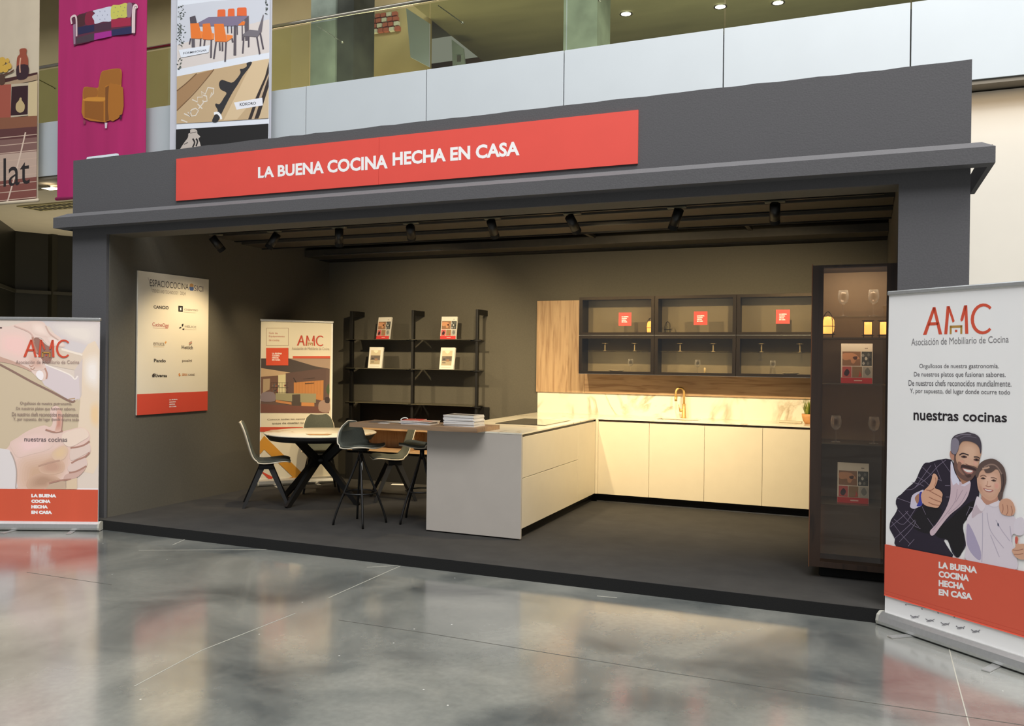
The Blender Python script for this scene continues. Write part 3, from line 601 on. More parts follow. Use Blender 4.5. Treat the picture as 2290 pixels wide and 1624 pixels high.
for t_, q_ in (('Orgullosos de nuestra gastronomía.', [(2056, 814), (2234, 813), (2234, 827), (2056, 826)]), ('De nuestros platos que fusionan sabores.', [(2044, 832), (2249, 832), (2249, 847), (2044, 845)]),
               ('De nuestros chefs reconocidos mundialmente.', [(2032, 850), (2262, 851), (2262, 865), (2032, 863)]), ('Y, por supuesto, del lugar donde ocurre todo', [(2035, 869), (2259, 872), (2259, 886), (2035, 882)])):
    b.text(t_, 0, 0, 0, 0, G2, .004, quad=q_)
b.text('nuestras cocinas', 0, 0, 0, 0, (34, 28, 34), .02, quad=[(2043, 916), (2252, 924), (2252, 945), (2043, 940)])
# small instruction drawings below the fold
for i in range(5):
    x = 2036 + i * 34; y = 1376 + i * 8
    b.line([(x, y), (x + 6, y + 4), (x + 12, y + 3), (x + 18, y + 6)], .005, (120, 118, 124)); b.line([(x + 2, y + 6), (x + 10, y + 6), (x + 20, y + 1)], .004, (150, 148, 152))
b.line([(2026, 1351), (2110, 1368), (2235, 1408)], .002, (160, 158, 162), False)
for i in range(5): b.line([(2025 + i * 36, 1352 + i * 9), (2027 + i * 36, 1354 + i * 9)], .006, (80, 78, 84), False)
# the two people printed on it
b.use(1980, 950, 5.074)
SK = (206, 160, 132); SKD = (176, 124, 98); JK = (40, 32, 48)
b.poly([(745, 395), (640, 393), (560, 410), (500, 430), (455, 432), (420, 470), (380, 550), (340, 640), (250, 720), (180, 790), (130, 830), (120, 900), (140, 950), (100, 1030), (62, 1085), (48, 1170), (75, 1230), (110, 1300), (130, 1390), (440, 1455), (760, 1505), (735, 1430), (665, 1315), (705, 1310), (735, 1380), (760, 1450), (815, 1510), (870, 1450), (915, 1370), (905, 1300), (888, 1210), (885, 1125), (950, 1050), (1020, 950), (1060, 820), (1065, 760), (1060, 560), (1000, 540), (850, 520)], JK, True, 2)
b.poly([(560, 1200), (700, 1100), (860, 950), (1010, 860), (1020, 950), (885, 1130), (905, 1300), (870, 1450), (815, 1505), (740, 1370), (700, 1300), (600, 1280)], (24, 20, 24))
b.poly([(420, 930), (560, 940), (640, 960), (620, 1050), (520, 1170), (500, 1240), (330, 1180), (300, 1050)], (28, 24, 30))
for l in ([(420, 480), (520, 570), (640, 640)], [(360, 590), (460, 650), (520, 720)], [(300, 650), (400, 680), (440, 700)], [(240, 740), (330, 720), (420, 600), (520, 460)], [(330, 720), (480, 600), (600, 470), (690, 400)], [(130, 830), (300, 890)], [(100, 1070), (210, 1130), (340, 960)], [(150, 970), (290, 1120), (400, 1180)], [(75, 1100), (180, 1240), (280, 1350)], [(160, 1330), (300, 1180), (350, 1090)], [(60, 1160), (200, 1040), (260, 980)], [(420, 930), (460, 1020)], [(480, 1060), (550, 1160)], [(230, 980), (380, 1160)], [(110, 1290), (210, 1200), (340, 1080)], [(680, 690), (735, 690)], [(690, 820), (730, 820)], [(560, 440), (640, 640)], [(950, 930), (1000, 945)], [(920, 1030), (960, 940)], [(640, 400), (740, 540)], [(260, 1380), (330, 1300)]): b.line(l, .0028, (132, 120, 140))
b.poly([(745, 430), (742, 600), (742, 780), (705, 920), (640, 1040), (570, 1140), (510, 1205), (520, 1255), (560, 1245), (640, 1140), (740, 1020), (850, 930), (930, 830), (965, 720), (965, 640), (890, 640), (820, 640), (780, 540)], (212, 186, 194))
b.poly([(745, 415), (760, 420), (790, 540), (845, 640), (840, 690), (810, 660), (770, 690), (745, 600)], (226, 222, 238), False); b.poly([(870, 680), (960, 635), (965, 660), (900, 700), (860, 690)], (224, 214, 228), False)
for l in ([(820, 730), (800, 850), (750, 940), (640, 1080), (540, 1200)], [(880, 740), (800, 880)], [(930, 760), (850, 900), (720, 1010)]): b.line(l, .003, (176, 150, 164))
b.poly([(785, 380), (790, 480), (815, 570), (860, 640), (880, 672), (930, 650), (975, 600), (900, 400)], SKD)
b.poly([(740, 300), (733, 345), (745, 380), (760, 400), (795, 390), (800, 310), (770, 300)], (198, 142, 120))
b.poly([(800, 300), (790, 400), (785, 470), (812, 550), (862, 605), (930, 640), (985, 620), (1035, 545), (1062, 460), (1078, 380), (1092, 330), (1090, 260), (1045, 205), (960, 175), (880, 185), (825, 225)], SK)
b.soft([(810, 300), (800, 400), (820, 500), (900, 560), (1000, 560), (1060, 450), (1085, 330), (1080, 260), (1020, 205), (940, 185), (860, 205)], SK, (226, 184, 156), 7, .3, (960, 300)); b.soft([(1000, 400), (1050, 420), (1060, 460), (1020, 470), (985, 440)], (218, 172, 146), (226, 170, 150), 3); b.soft([(840, 390), (900, 400), (910, 440), (860, 450), (830, 430)], (214, 168, 142), (222, 164, 142), 3)
BD = (112, 82, 74)
b.poly([(786, 350), (783, 470), (810, 552), (860, 607), (928, 640), (985, 622), (1030, 555), (1048, 500), (1030, 480), (1000, 470), (935, 460), (880, 450), (852, 470), (820, 440), (806, 400), (800, 340)], BD)
b.poly([(830, 420), (870, 440), (860, 500), (905, 570), (870, 560), (825, 500)], (150, 108, 92)); b.poly([(965, 560), (930, 575), (905, 560), (935, 600), (980, 590)], (80, 56, 52))
b.poly([(870, 455), (930, 462), (985, 478), (1030, 500), (1035, 520), (1000, 516), (940, 496), (880, 485), (860, 500)], (66, 46, 46))
b.poly([(882, 492), (935, 505), (1002, 520), (985, 555), (935, 555), (900, 530)], (186, 120, 112)); b.poly([(890, 500), (935, 510), (994, 522), (978, 540), (935, 538), (905, 522)], (240, 232, 226))
b.poly([(920, 370), (975, 385), (1005, 440), (985, 465), (945, 455), (915, 440), (905, 425)], (222, 176, 150)); b.line([(915, 445), (945, 458), (985, 468)], .004, (140, 90, 78))
for x, y in ((898, 362), (1040, 396)): b.poly([(x - 36, y), (x, y - 14), (x + 36, y + 6), (x, y + 16)], (92, 62, 58)); b.poly([(x - 12, y), (x, y - 8), (x + 12, y + 2), (x, y + 10)], (30, 20, 24))
b.line([(845, 345), (885, 325), (950, 345)], .007, (58, 44, 46)); b.line([(1010, 366), (1050, 366), (1078, 384)], .006, (58, 44, 46))
b.poly([(752, 315), (748, 240), (758, 165), (800, 118), (880, 96), (940, 85), (985, 95), (1035, 112), (1075, 150), (1095, 220), (1096, 290), (1084, 330), (1070, 262), (1030, 215), (960, 188), (885, 188), (845, 235), (832, 290), (812, 325), (800, 360), (785, 340)], (74, 66, 76))
b.poly([(752, 300), (750, 230), (762, 170), (800, 150), (840, 190), (835, 270), (805, 330), (775, 330)], (138, 130, 144)); b.line([(800, 140), (880, 110), (980, 115)], .006, (120, 112, 124)); b.line([(850, 160), (920, 130), (1040, 150)], .005, (104, 96, 108))
b.poly([(292, 890), (312, 800), (400, 750), (440, 740), (425, 800), (425, 905), (380, 935), (330, 955), (288, 935)], (214, 204, 222)); b.poly([(340, 830), (390, 780), (410, 830), (410, 890), (370, 900)], SKD); b.poly([(392, 775), (422, 765), (412, 830), (425, 905), (395, 925), (360, 920), (385, 870)], (62, 66, 158))
b.poly([(545, 562), (575, 560), (600, 600), (590, 660), (568, 718), (620, 740), (655, 785), (648, 830), (645, 870), (625, 910), (598, 942), (530, 935), (460, 915), (420, 870), (412, 790), (450, 740), (500, 690), (528, 630)], (222, 170, 140))
for l in ([(505, 750), (560, 780), (645, 825)], [(500, 820), (560, 850), (640, 880)], [(495, 880), (550, 905), (620, 915)], [(560, 720), (520, 745), (470, 740)]): b.line(l, .005, (164, 106, 84))
b.line([(575, 600), (580, 650), (560, 700)], .006, (186, 128, 104))
# child
b.poly([(1045, 815), (1100, 862), (1200, 885), (1290, 850), (1320, 920), (1400, 1000), (1480, 1060), (1545, 1225), (1455, 1240), (1442, 1330), (1480, 1450), (1497, 1640), (1250, 1612), (930, 1540), (922, 1400), (915, 1230), (935, 1060), (1000, 960)], (224, 212, 220))
b.poly([(1480, 1080), (1573, 1060), (1573, 1240), (1470, 1235)], (226, 216, 224))
b.poly([(940, 1120), (985, 1180), (1040, 1300), (1090, 1440), (1080, 1540), (1000, 1480), (940, 1380), (925, 1250)], (176, 164, 190)); b.poly([(1000, 960), (1060, 900), (1110, 990), (1060, 1010), (990, 1060)], (204, 184, 192))
for l in ([(1160, 1000), (1200, 1200), (1350, 1400)], [(1260, 1080), (1330, 1200), (1420, 1320)], [(1110, 1000), (1110, 1300), (1100, 1560)], [(1200, 1250), (1300, 1500)], [(1420, 1150), (1440, 1300), (1440, 1330)]): b.line(l, .004, (190, 178, 194))
b.poly([(1045, 815), (1090, 840), (1150, 900), (1100, 985), (1040, 900)], (232, 218, 224)); b.poly([(1290, 850), (1320, 900), (1240, 935), (1170, 900), (1210, 880)], (232, 220, 226)); b.poly([(1282, 1112), (1294, 1130), (1290, 1155), (1280, 1140)], (40, 50, 80))
b.poly([(1095, 800), (1150, 905), (1240, 880), (1290, 850), (1280, 760)], (196, 142, 120))
b.poly([(1050, 560), (1052, 690), (1078, 770), (1130, 828), (1190, 862), (1250, 842), (1300, 775), (1325, 710), (1322, 600), (1300, 520), (1200, 500), (1100, 490)], (216, 168, 142))
b.soft([(1060, 600), (1060, 690), (1085, 760), (1135, 815), (1190, 845), (1245, 830), (1292, 770), (1315, 700), (1312, 600), (1250, 530), (1120, 530)], (214, 166, 140), (232, 188, 164), 7, .3, (1190, 640)); b.soft([(1060, 650), (1058, 710), (1085, 765), (1120, 790), (1105, 700)], (216, 168, 142), (204, 154, 130), 4); b.soft([(1250, 650), (1300, 660), (1300, 720), (1265, 740), (1235, 700)], (224, 178, 154), (228, 164, 146), 4)
b.poly([(1118, 720), (1170, 730), (1235, 742), (1200, 766), (1150, 755)], (182, 108, 104)); b.poly([(1135, 728), (1170, 738), (1220, 744), (1190, 754), (1150, 746)], (238, 226, 220))
b.line([(1145, 690), (1175, 702), (1210, 695)], .004, (170, 112, 94)); b.line([(1170, 640), (1160, 690)], .004, (200, 150, 126))
for x, y in ((1118, 608), (1238, 632)): b.poly([(x - 30, y), (x, y - 12), (x + 30, y + 4), (x, y + 12)], (96, 68, 60)); b.poly([(x - 9, y), (x, y - 7), (x + 9, y + 1), (x, y + 8)], (36, 26, 26))
b.line([(1085, 585), (1120, 572), (1155, 588)], .004, (130, 96, 82)); b.line([(1205, 600), (1245, 602), (1275, 618)], .004, (130, 96, 82))
b.poly([(1030, 565), (1065, 465), (1110, 415), (1180, 388), (1250, 392), (1320, 440), (1365, 510), (1382, 620), (1365, 700), (1345, 770), (1335, 830), (1305, 862), (1290, 840), (1285, 800), (1318, 730), (1322, 640), (1305, 545), (1270, 500), (1210, 540), (1150, 545), (1120, 500), (1078, 540), (1055, 600)], (98, 78, 72))
b.line([(1130, 480), (1200, 450), (1270, 470), (1330, 560)], .008, (146, 120, 108)); b.line([(1110, 500), (1160, 490), (1190, 480)], .01, (196, 160, 138)); b.line([(1340, 560), (1350, 660), (1325, 760)], .007, (70, 54, 52))
b.poly([(1300, 895), (1330, 848), (1400, 838), (1455, 880), (1483, 960), (1470, 1010), (1440, 1032), (1380, 1030), (1330, 1010), (1305, 960)], (214, 162, 134))
for l in ([(1340, 900), (1345, 960), (1330, 1005)], [(1390, 910), (1400, 980), (1380, 1025)], [(1435, 920), (1450, 980), (1440, 1030)]): b.line(l, .004, (166, 112, 92))
b.poly([(1480, 1280), (1500, 1262), (1520, 1290), (1518, 1350), (1573, 1350), (1640, 1380), (1640, 1500), (1573, 1530), (1510, 1515), (1470, 1480), (1445, 1420), (1485, 1385)], (216, 166, 138)); b.poly([(1482, 1285), (1500, 1268), (1514, 1300), (1500, 1350), (1482, 1340)], (206, 96, 84))
for l in ([(1455, 1420), (1510, 1425), (1573, 1410)], [(1470, 1470), (1530, 1470), (1573, 1460)]): b.line(l, .004, (166, 112, 92))
# clean lower edge of the figures against the red band
b.use(0, 0, 1)
_l = [b.uv(1985, 1218), b.uv(2290, 1276)]; b.mb.faces([b.P(.012, .20), b.P(.988, .20), b.P(.988, _l[1][1]), b.P(.012, _l[0][1])], [(0, 1, 2, 3)], mat('roll_up_red', (216, 90, 66), .5, noise=.02, scale=3)); b.k += 1
b.mb.faces([b.P(.012, .205, 100), b.P(.988, .205, 100), b.P(.988, .222, 160), b.P(.012, .222, 160)], [(0, 1, 2, 3)], mat('roll_up_red_fold', (226, 86, 64), .35))
b.mb.faces([b.P(.012, .190, 180), b.P(.988, .190, 180), b.P(.988, .206, 100), b.P(.012, .206, 100)], [(0, 1, 2, 3)], mat('roll_up_red_fold', (226, 86, 64), .35))
for i, (t_, x) in enumerate((('LA BUENA', 2187), ('COCINA', 2169), ('HECHA', 2159), ('EN CASA', 2176))):
    y = 1256 + i * 20.2; sl = .135; b.text(t_, 0, 0, 0, 0, WHITEL, .05, quad=[(2101, y), (x, y + (x - 2101) * sl), (x, y + 15 + (x - 2101) * sl), (2101, y + 14.5)])
b.done('printed_picture', tR)

# ---- left roll-up
u = Vector((.851, .367, 0)).normalized(); A0 = Vector((-.432, -.439, 0)); A = A0 - u * .10
tL, b = rollup('roll_up_banner', 'roll-up with two large hands joining boards, at the left edge of the platform', (A.x, A.y), (A.x + u.x * 1.005, A.y + u.y * 1.005), 2.008)
b.gain = 1.1; b.rectuv(.012, .4, .993, 1.98, (206, 190, 178))
b.use(0, 700, 6.246)
b.poly([(-200, 100), (700, 100), (1400, 260), (1400, 560), (1150, 560), (850, 480), (700, 200), (300, 110)], (198, 188, 186)); b.soft([(700, 130), (1400, 130), (1400, 480), (1100, 420), (850, 330)], (200, 188, 184), (214, 202, 192), 7)
b.poly([(-200, 640), (300, 750), (950, 1150), (1130, 1230), (1140, 2100), (-200, 2100)], (190, 172, 146)); b.poly([(1150, 560), (1400, 520), (1400, 2100), (1080, 2100), (1120, 1250)], (212, 192, 170))
b.soft([(1170, 620), (1400, 580), (1400, 1100), (1180, 1000)], (213, 194, 174), (222, 212, 204), 7); b.soft([(1250, 1250), (1400, 1230), (1400, 1640), (1250, 1560)], (212, 192, 170), (218, 186, 144), 6)
b.poly([(650, 480), (850, 485), (1155, 580), (1150, 820), (640, 720)], (202, 184, 166), False); b.poly([(860, 490), (1155, 575), (1150, 600), (860, 520)], (222, 208, 192), False)
b.poly([(1040, 800), (1155, 640), (1140, 1150), (1100, 1230), (1040, 1000)], (196, 180, 174), False)
b.poly([(610, 710), (960, 850), (1045, 925), (1070, 880), (1100, 880), (1120, 1190), (1020, 1230), (940, 1200), (620, 1010), (560, 900)], (200, 186, 186), False)
b.line([(620, 715), (960, 855), (1045, 925), (1085, 880)], .012, (224, 212, 202)); b.line([(-100, 670), (150, 800), (450, 965), (720, 1100), (980, 1235), (1050, 1225)], .02, (132, 104, 92)); b.line([(960, 1205), (1050, 1195)], .01, (170, 140, 110))
b.poly([(470, 360), (540, 350), (640, 440), (700, 470), (760, 470), (700, 700), (580, 670), (500, 560), (460, 480)], (140, 104, 92))
HN = (212, 188, 176)
b.poly([(-200, 220), (60, 200), (250, 150), (420, 115), (590, 120), (640, 170), (680, 240), (760, 290), (850, 350), (900, 430), (900, 480), (800, 470), (700, 460), (640, 420), (590, 360), (540, 345), (480, 350), (480, 430), (500, 560), (580, 640), (640, 750), (662, 860), (640, 930), (590, 945), (510, 890), (440, 820), (400, 770), (340, 750), (220, 700), (100, 670), (-200, 620)], HN, True, 3)
b.soft([(-100, 240), (200, 190), (420, 250), (480, 400), (460, 600), (330, 720), (100, 650), (-120, 540)], (212, 188, 176), (224, 186, 178), 8); b.soft([(440, 130), (580, 130), (660, 220), (700, 330), (620, 330), (500, 300), (430, 220)], (212, 188, 176), (222, 200, 188), 5); b.soft([(660, 330), (800, 340), (890, 420), (890, 470), (760, 450), (680, 400)], (212, 188, 176), (220, 204, 194), 5); b.poly([(-200, 560), (150, 660), (400, 770), (440, 820), (300, 760), (100, 700), (-200, 650)], (186, 150, 134))
b.soft([(380, 560), (500, 560), (600, 670), (630, 780), (560, 800), (470, 800), (400, 720)], (210, 184, 172), (200, 164, 148), 6); b.line([(460, 330), (470, 430), (520, 560)], .02, (168, 124, 108)); b.line([(410, 730), (440, 750), (470, 730)], .008, (170, 130, 112)); b.line([(430, 770), (460, 790), (490, 760)], .008, (170, 130, 112))
b.poly([(505, 850), (530, 810), (570, 805), (605, 840), (610, 900), (585, 940), (545, 925), (510, 885)], (226, 216, 214))
b.line([(630, 770), (660, 850), (650, 920)], .014, (176, 132, 116)); b.line([(-100, 205), (30, 208)], .012, (80, 60, 60)); b.line([(200, 180), (400, 260), (470, 340)], .012, (196, 164, 152)); b.line([(640, 180), (700, 290), (820, 380)], .012, (190, 160, 148))
b.use(0, 940, 6.246)
b.poly([(-200, 420), (0, 410), (90, 400), (150, 330), (250, 240), (370, 160), (480, 110), (620, 70), (700, 95), (740, 20), (700, -120), (760, -200), (830, -180), (870, -100), (870, 0), (800, 160), (880, 155), (1000, 125), (1130, 100), (1230, 150), (1262, 240), (1240, 300), (1270, 400), (1262, 450), (1200, 510), (1225, 600), (1200, 660), (1160, 730), (1080, 800), (980, 835), (850, 845), (700, 890), (640, 962), (-200, 962)], (210, 182, 170), True, 3)
b.soft([(236, 560), (450, 470), (700, 420), (880, 330), (990, 380), (980, 600), (930, 720), (840, 840), (700, 885), (640, 958), (236, 958)], (208, 178, 164), (190, 156, 130), 8, .3, (600, 800)); b.soft([(400, 820), (560, 740), (720, 760), (860, 840), (720, 875), (650, 955), (390, 955)], (190, 156, 134), (168, 134, 112), 6); b.soft([(150, 300), (420, 180), (640, 160), (760, 260), (700, 400), (420, 480), (260, 520), (180, 420)], (210, 182, 170), (220, 188, 182), 7); b.soft([(560, 600), (760, 520), (900, 600), (880, 720), (700, 760), (560, 720)], (196, 162, 140), (182, 144, 124), 5); b.soft([(780, 400), (900, 350), (960, 420), (900, 540), (780, 560), (720, 480)], (204, 174, 150), (208, 178, 142), 5)
b.poly([(880, 190), (1130, 110), (1220, 150), (1240, 230), (1150, 290), (1000, 370), (900, 330)], (216, 194, 178)); b.poly([(1000, 400), (1150, 370), (1250, 330), (1268, 420), (1180, 480), (1020, 560), (980, 520)], (206, 184, 172)); b.poly([(990, 610), (1180, 520), (1222, 600), (1190, 650), (1000, 720), (950, 680)], (204, 180, 170)); b.poly([(920, 760), (1060, 710), (1200, 655), (1150, 740), (1050, 810), (900, 830)], (190, 158, 146))
for l in ([(990, 385), (1080, 375), (1180, 345), (1255, 290)], [(1000, 600), (1080, 555), (1190, 510), (1255, 450)], [(970, 735), (1080, 710), (1210, 640)], [(690, 880), (820, 845), (1000, 825)], [(640, 130), (760, 165), (880, 150)]): b.line(l, .016, (160, 120, 106))
b.line([(540, 640), (700, 590), (840, 560)], .014, (176, 140, 122)); b.soft([(800, -150), (862, -130), (872, 60), (850, 150), (770, 160), (790, 60)], (204, 166, 150), (186, 134, 118), 6); b.line([(880, -60), (873, 60), (862, 150)], .008, (150, 116, 104))
b.poly([(-200, 430), (90, 405), (150, 440), (200, 560), (232, 700), (235, 850), (215, 962), (-200, 962)], (206, 198, 196)); b.line([(150, 440), (205, 560), (235, 720), (225, 950)], .012, (168, 150, 142))
b.poly([(640, 962), (700, 890), (860, 850), (920, 850), (930, 962)], (180, 156, 134), False); b.poly([(930, 850), (1080, 800), (1080, 962), (930, 962)], (200, 178, 150), False)
b.use(0, 700, 6.246)
amc_u, amc_v = b.uv(330, 615); au1, _ = b.uv(985, 615); amc(b, amc_u, amc_v, au1 - amc_u, c=mat('logo_red_print', (208, 78, 52), .5))
b.text('Asociación de Mobiliario de Cocina', 0, 0, 0, 0, (150, 128, 120), .005, quad=[(225, 660), (1112, 660), (1112, 710), (225, 710)])
for t_, x0, x1, y in (('Orgullosos de nuestra gastronomía.', 285, 1010, 1245), ('De nuestros platos que fusionan sabores.', 230, 1065, 1318), ('De nuestros chefs reconocidos mundialmente.', 173, 1108, 1394), ('Y, por supuesto, del lugar donde ocurre todo', 190, 1108, 1468)):
    b.text(t_, x0, y, x1, y + 46, (128, 108, 100), .006)
b.use(0, 940, 6.246)
b.text('nuestras cocinas', 345, 240, 945, 295, (98, 84, 86), .008)
u_, v_ = b.uv(700, 963)
b.rectuv(.012, .082, .993, v_, mat('roll_up_orange_red', (208, 86, 58), .5, noise=.03, scale=2, stretch=(3, 3, .3)))
for i, (t_, x) in enumerate((('LA BUENA', 792), ('COCINA', 712), ('HECHA', 674), ('EN CASA', 732))): b.text(t_, 442, 1032 + i * 77, x, 1076 + i * 77, WHITEL, .075)
b.done('printed_picture', tL)

# ---- roll-up in the back corner of the stand
u = Vector((.56, .64, 0)).normalized(); A0 = Vector((.37, 2.33, 0)); A = A0 - u * .055
tB, b = rollup('roll_up_banner', 'cream roll-up with a kitchen picture, standing in the back corner behind the round table', (A.x, A.y), (A.x + u.x * .9, A.y + u.y * .9), 2.115, P0, False)
b.use(560, 690, 3.865)
b.rect(90, 100, 700, 1500, (228, 220, 200))
b.rect(137, 168, 329, 323, (150, 110, 84)); b.rect(140, 171, 326, 320, (228, 220, 200))
for t_, x, y in (('Guía de', 236, 205), ('Equipamiento', 296, 235), ('de cocina', 250, 266)): b.text(t_, 160, y, x, y + 16, (178, 96, 74), .01)
b.rect(366, 411, 690, 437, (206, 84, 60))
b.poly([(92, 432), (688, 437), (680, 905), (86, 902)], (98, 76, 70), False)
b.poly([(92, 432), (690, 432), (688, 520), (380, 560), (92, 515)], (74, 64, 62), False); b.poly([(330, 432), (690, 435), (688, 522), (560, 500)], (166, 142, 124), False); b.poly([(92, 515), (380, 560), (300, 580), (90, 590)], (190, 162, 130), False)
b.poly([(90, 590), (240, 580), (240, 740), (88, 760)], (108, 78, 66), False); b.poly([(240, 575), (305, 570), (305, 735), (240, 740)], (206, 196, 156), False); b.poly([(110, 610), (170, 605), (165, 700), (108, 730)], (168, 146, 118), False)
b.poly([(305, 560), (655, 515), (650, 830), (305, 830)], (92, 70, 66), False); b.poly([(375, 640), (632, 620), (630, 800), (375, 740)], (184, 124, 70), False)
for k in range(9): b.line([(395 + k * 26, 640 - k * 2), (395 + k * 26, 745)], .003, (150, 96, 54), False)
for k in range(7): b.line([(178 + k * 24, 640), (178 + k * 24, 735)], .003, (50, 42, 40), False)
for k in range(3): b.line([(178, 642 + k * 42), (330, 642 + k * 42)], .004, (50, 42, 40), False)
random.seed(5)
for k in range(26): x = random.uniform(182, 322); y = random.choice([660, 702, 742]) + random.uniform(-8, 6); b.rect(x, y, x + 9, y + 12, random.choice([(60, 44, 46), (120, 96, 84), (150, 80, 60), (86, 90, 92)]))
b.poly([(218, 732), (568, 736), (565, 815), (440, 812), (218, 790)], (148, 142, 112), False); b.poly([(218, 790), (355, 812), (355, 832), (218, 810)], (188, 130, 80), False); b.poly([(440, 812), (552, 815), (552, 850), (440, 848)], (196, 134, 80), False)
b.poly([(360, 745), (430, 742), (432, 855), (360, 850)], (74, 64, 58), False); b.line([(372, 600), (395, 640)], .01, (40, 34, 34), False); b.line([(455, 610), (555, 600)], .004, (40, 34, 34), False); b.line([(470, 650), (550, 645)], .008, (60, 46, 42), False)
b.poly([(86, 825), (350, 840), (680, 850), (680, 905), (86, 902)], (110, 70, 62), False); b.poly([(592, 815), (640, 790), (682, 800), (680, 895), (595, 885)], (160, 134, 122)); b.poly([(655, 690), (680, 650), (682, 740), (660, 730)], (70, 84, 56)); b.poly([(100, 730), (200, 725), (210, 800), (90, 800)], (130, 116, 124)); b.poly([(645, 770), (682, 770), (682, 815), (645, 812)], (58, 44, 46))
b.rect(135, 341, 327, 492, (216, 82, 54))
for i, (t_, x) in enumerate((('LA BUENA', 272), ('COCINA', 253), ('HECHA', 245), ('EN CASA', 259))): b.text(t_, 187, 383 + i * 18.5, x, 396 + i * 18.5, WHITEL, .05)
au, av = b.uv(400, 320); au1, _ = b.uv(635, 320); amc(b, au, av, au1 - au, c=mat('logo_red_print_dim', (202, 74, 54), .5))
b.text('Asociación de Mobiliario de Cocina', 357, 337, 682, 356, (170, 156, 140), 0)
b.text('Conoce todas las opciones', 145, 946, 510, 970, (122, 112, 98), .01); b.text('antes de diseñar tu cocina', 187, 977, 560, 1001, (122, 112, 98), .01)
b.rect(80, 1025, 690, 1066, (200, 76, 52)); b.text('www.guiaequipamientococina.com', 168, 1035, 640, 1054, WHITEL, .01)
OCH = (206, 146, 50)
b.poly([(118, 1100), (455, 1430), (380, 1500), (300, 1500), (365, 1455), (118, 1218), (76, 1262), (76, 1150)], OCH, False)
b.poly([(100, 1410), (200, 1460), (165, 1492), (76, 1400)], (216, 76, 50), False); b.poly([(505, 1435), (540, 1475), (515, 1512), (480, 1475)], (110, 92, 78), False)
b.done('printed_picture', tB)

# ================================================================== poster on the left wall
po = thing('wall_poster', 'tall cream poster of company logos with a red foot on the left wall', 'poster', (LX, .94, 1.055))
mb = MB(); mb.box(LX + .001, LX + .016, .448, 1.43, 1.058, 2.507, mat('poster_board', (224, 216, 198), .5, noise=.01, scale=3)); mb.build('board', po)
b = Board((LX + .0165, .448, 0), (0, 1, 0)); b.lim = (0, .982, 1.058, 2.507)
b.use(290, 590, 4.64)
b.rectuv(0, 1.058, .982, 1.27, mat('poster_red', (206, 72, 54), .5))
DK = (52, 48, 46)
b.text('ESPACIOCOCINA', 0, 0, 0, 0, DK, 0, quad=[(210, 160), (612, 210), (612, 272), (210, 232)]); b.text('SICI', 0, 0, 0, 0, (92, 84, 90), 0, quad=[(668, 222), (763, 235), (763, 292), (668, 282)])
b.line([(190, 140), (235, 290)], .003, (130, 122, 116), False); b.text('TRENDS AND TECHNOLOGY', 0, 0, 0, 0, (150, 140, 126), .01, quad=[(235, 262), (505, 288), (505, 322), (235, 300)]); b.text('2024', 0, 0, 0, 0, (150, 140, 126), .01, quad=[(524, 286), (580, 292), (580, 330), (524, 324)])
b.poly([(622, 235), (660, 238), (662, 275), (640, 280), (622, 270)], (72, 98, 150)); b.poly([(624, 215), (640, 205), (660, 215), (660, 240), (624, 238)], (196, 150, 96))
for t_, q_, c_, bo in (('CANCIO', [(247, 432), (404, 440), (404, 475), (247, 464)], DK, .03), ('COSENTINO', [(565, 464), (708, 474), (708, 494), (565, 484)], (140, 130, 116), .02), ('CucineOggi', [(236, 608), (404, 622), (404, 672), (236, 660)], (170, 72, 64), .01),
                       ('HELICE', [(572, 638), (690, 646), (690, 668), (572, 662)], (140, 132, 118), .02), ('emuca', [(244, 815), (360, 820), (360, 852), (244, 848)], (140, 126, 108), .01), ('Hettich', [(540, 846), (656, 852), (656, 890), (540, 886)], DK, .02),
                       ('Pando', [(252, 986), (374, 990), (374, 1024), (252, 1022)], DK, .03), ('poalgi', [(544, 990), (645, 992), (645, 1028), (544, 1026)], (110, 98, 86), .02), ('Riversa', [(250, 1140), (388, 1144), (388, 1178), (250, 1178)], DK, .03), ('CARRÉ', [(606, 1138), (672, 1138), (672, 1164), (606, 1164)], (120, 104, 88), .02), ('SERRA', [(542, 1138), (598, 1138), (598, 1164), (542, 1164)], (196, 128, 66), .02)):
    b.text(t_, 0, 0, 0, 0, c_, bo, quad=q_)
b.poly([(505, 436), (551, 440), (551, 500), (505, 497)], (24, 22, 22), False); b.poly([(516, 455), (540, 456), (532, 468), (540, 482), (518, 484), (524, 470)], WHITEP, False)
b.poly([(540, 630), (556, 622), (556, 640), (545, 655)], (30, 28, 28)); b.poly([(512, 664), (532, 655), (534, 668), (518, 672)], (30, 28, 28)); b.poly([(545, 676), (566, 672), (564, 686), (550, 686)], (30, 28, 28))
for k in range(3): b.line([(614, 822 + k * 12), (645, 802 + k * 12)], .008, [(150, 140, 126), (196, 100, 80), (110, 100, 90)][k], False)
b.line([(374, 800), (372, 832)], .008, (212, 150, 76), False); b.line([(362, 818), (384, 812)], .008, (212, 150, 76), False)
b.poly([(232, 1160), (240, 1144), (252, 1142), (248, 1176), (236, 1176)], (60, 52, 48)); b.poly([(508, 1140), (522, 1134), (518, 1150), (530, 1154), (518, 1168), (508, 1160)], (206, 130, 60))
b.line([(560, 500), (688, 510)], .003, (176, 164, 146), False); b.line([(246, 860), (356, 862)], .003, (206, 176, 136), False); b.line([(570, 680), (690, 684)], .003, (186, 176, 156), False); b.line([(240, 664), (395, 672)], .003, (200, 150, 140), False)
for i, (t_, x) in enumerate((('LA BUENA', 496), ('COCINA', 478), ('HECHA', 470), ('EN CASA', 484))): b.text(t_, 410, 1402 + i * 24, x, 1418 + i * 24, WHITEL, .05)
b.done('print', po)

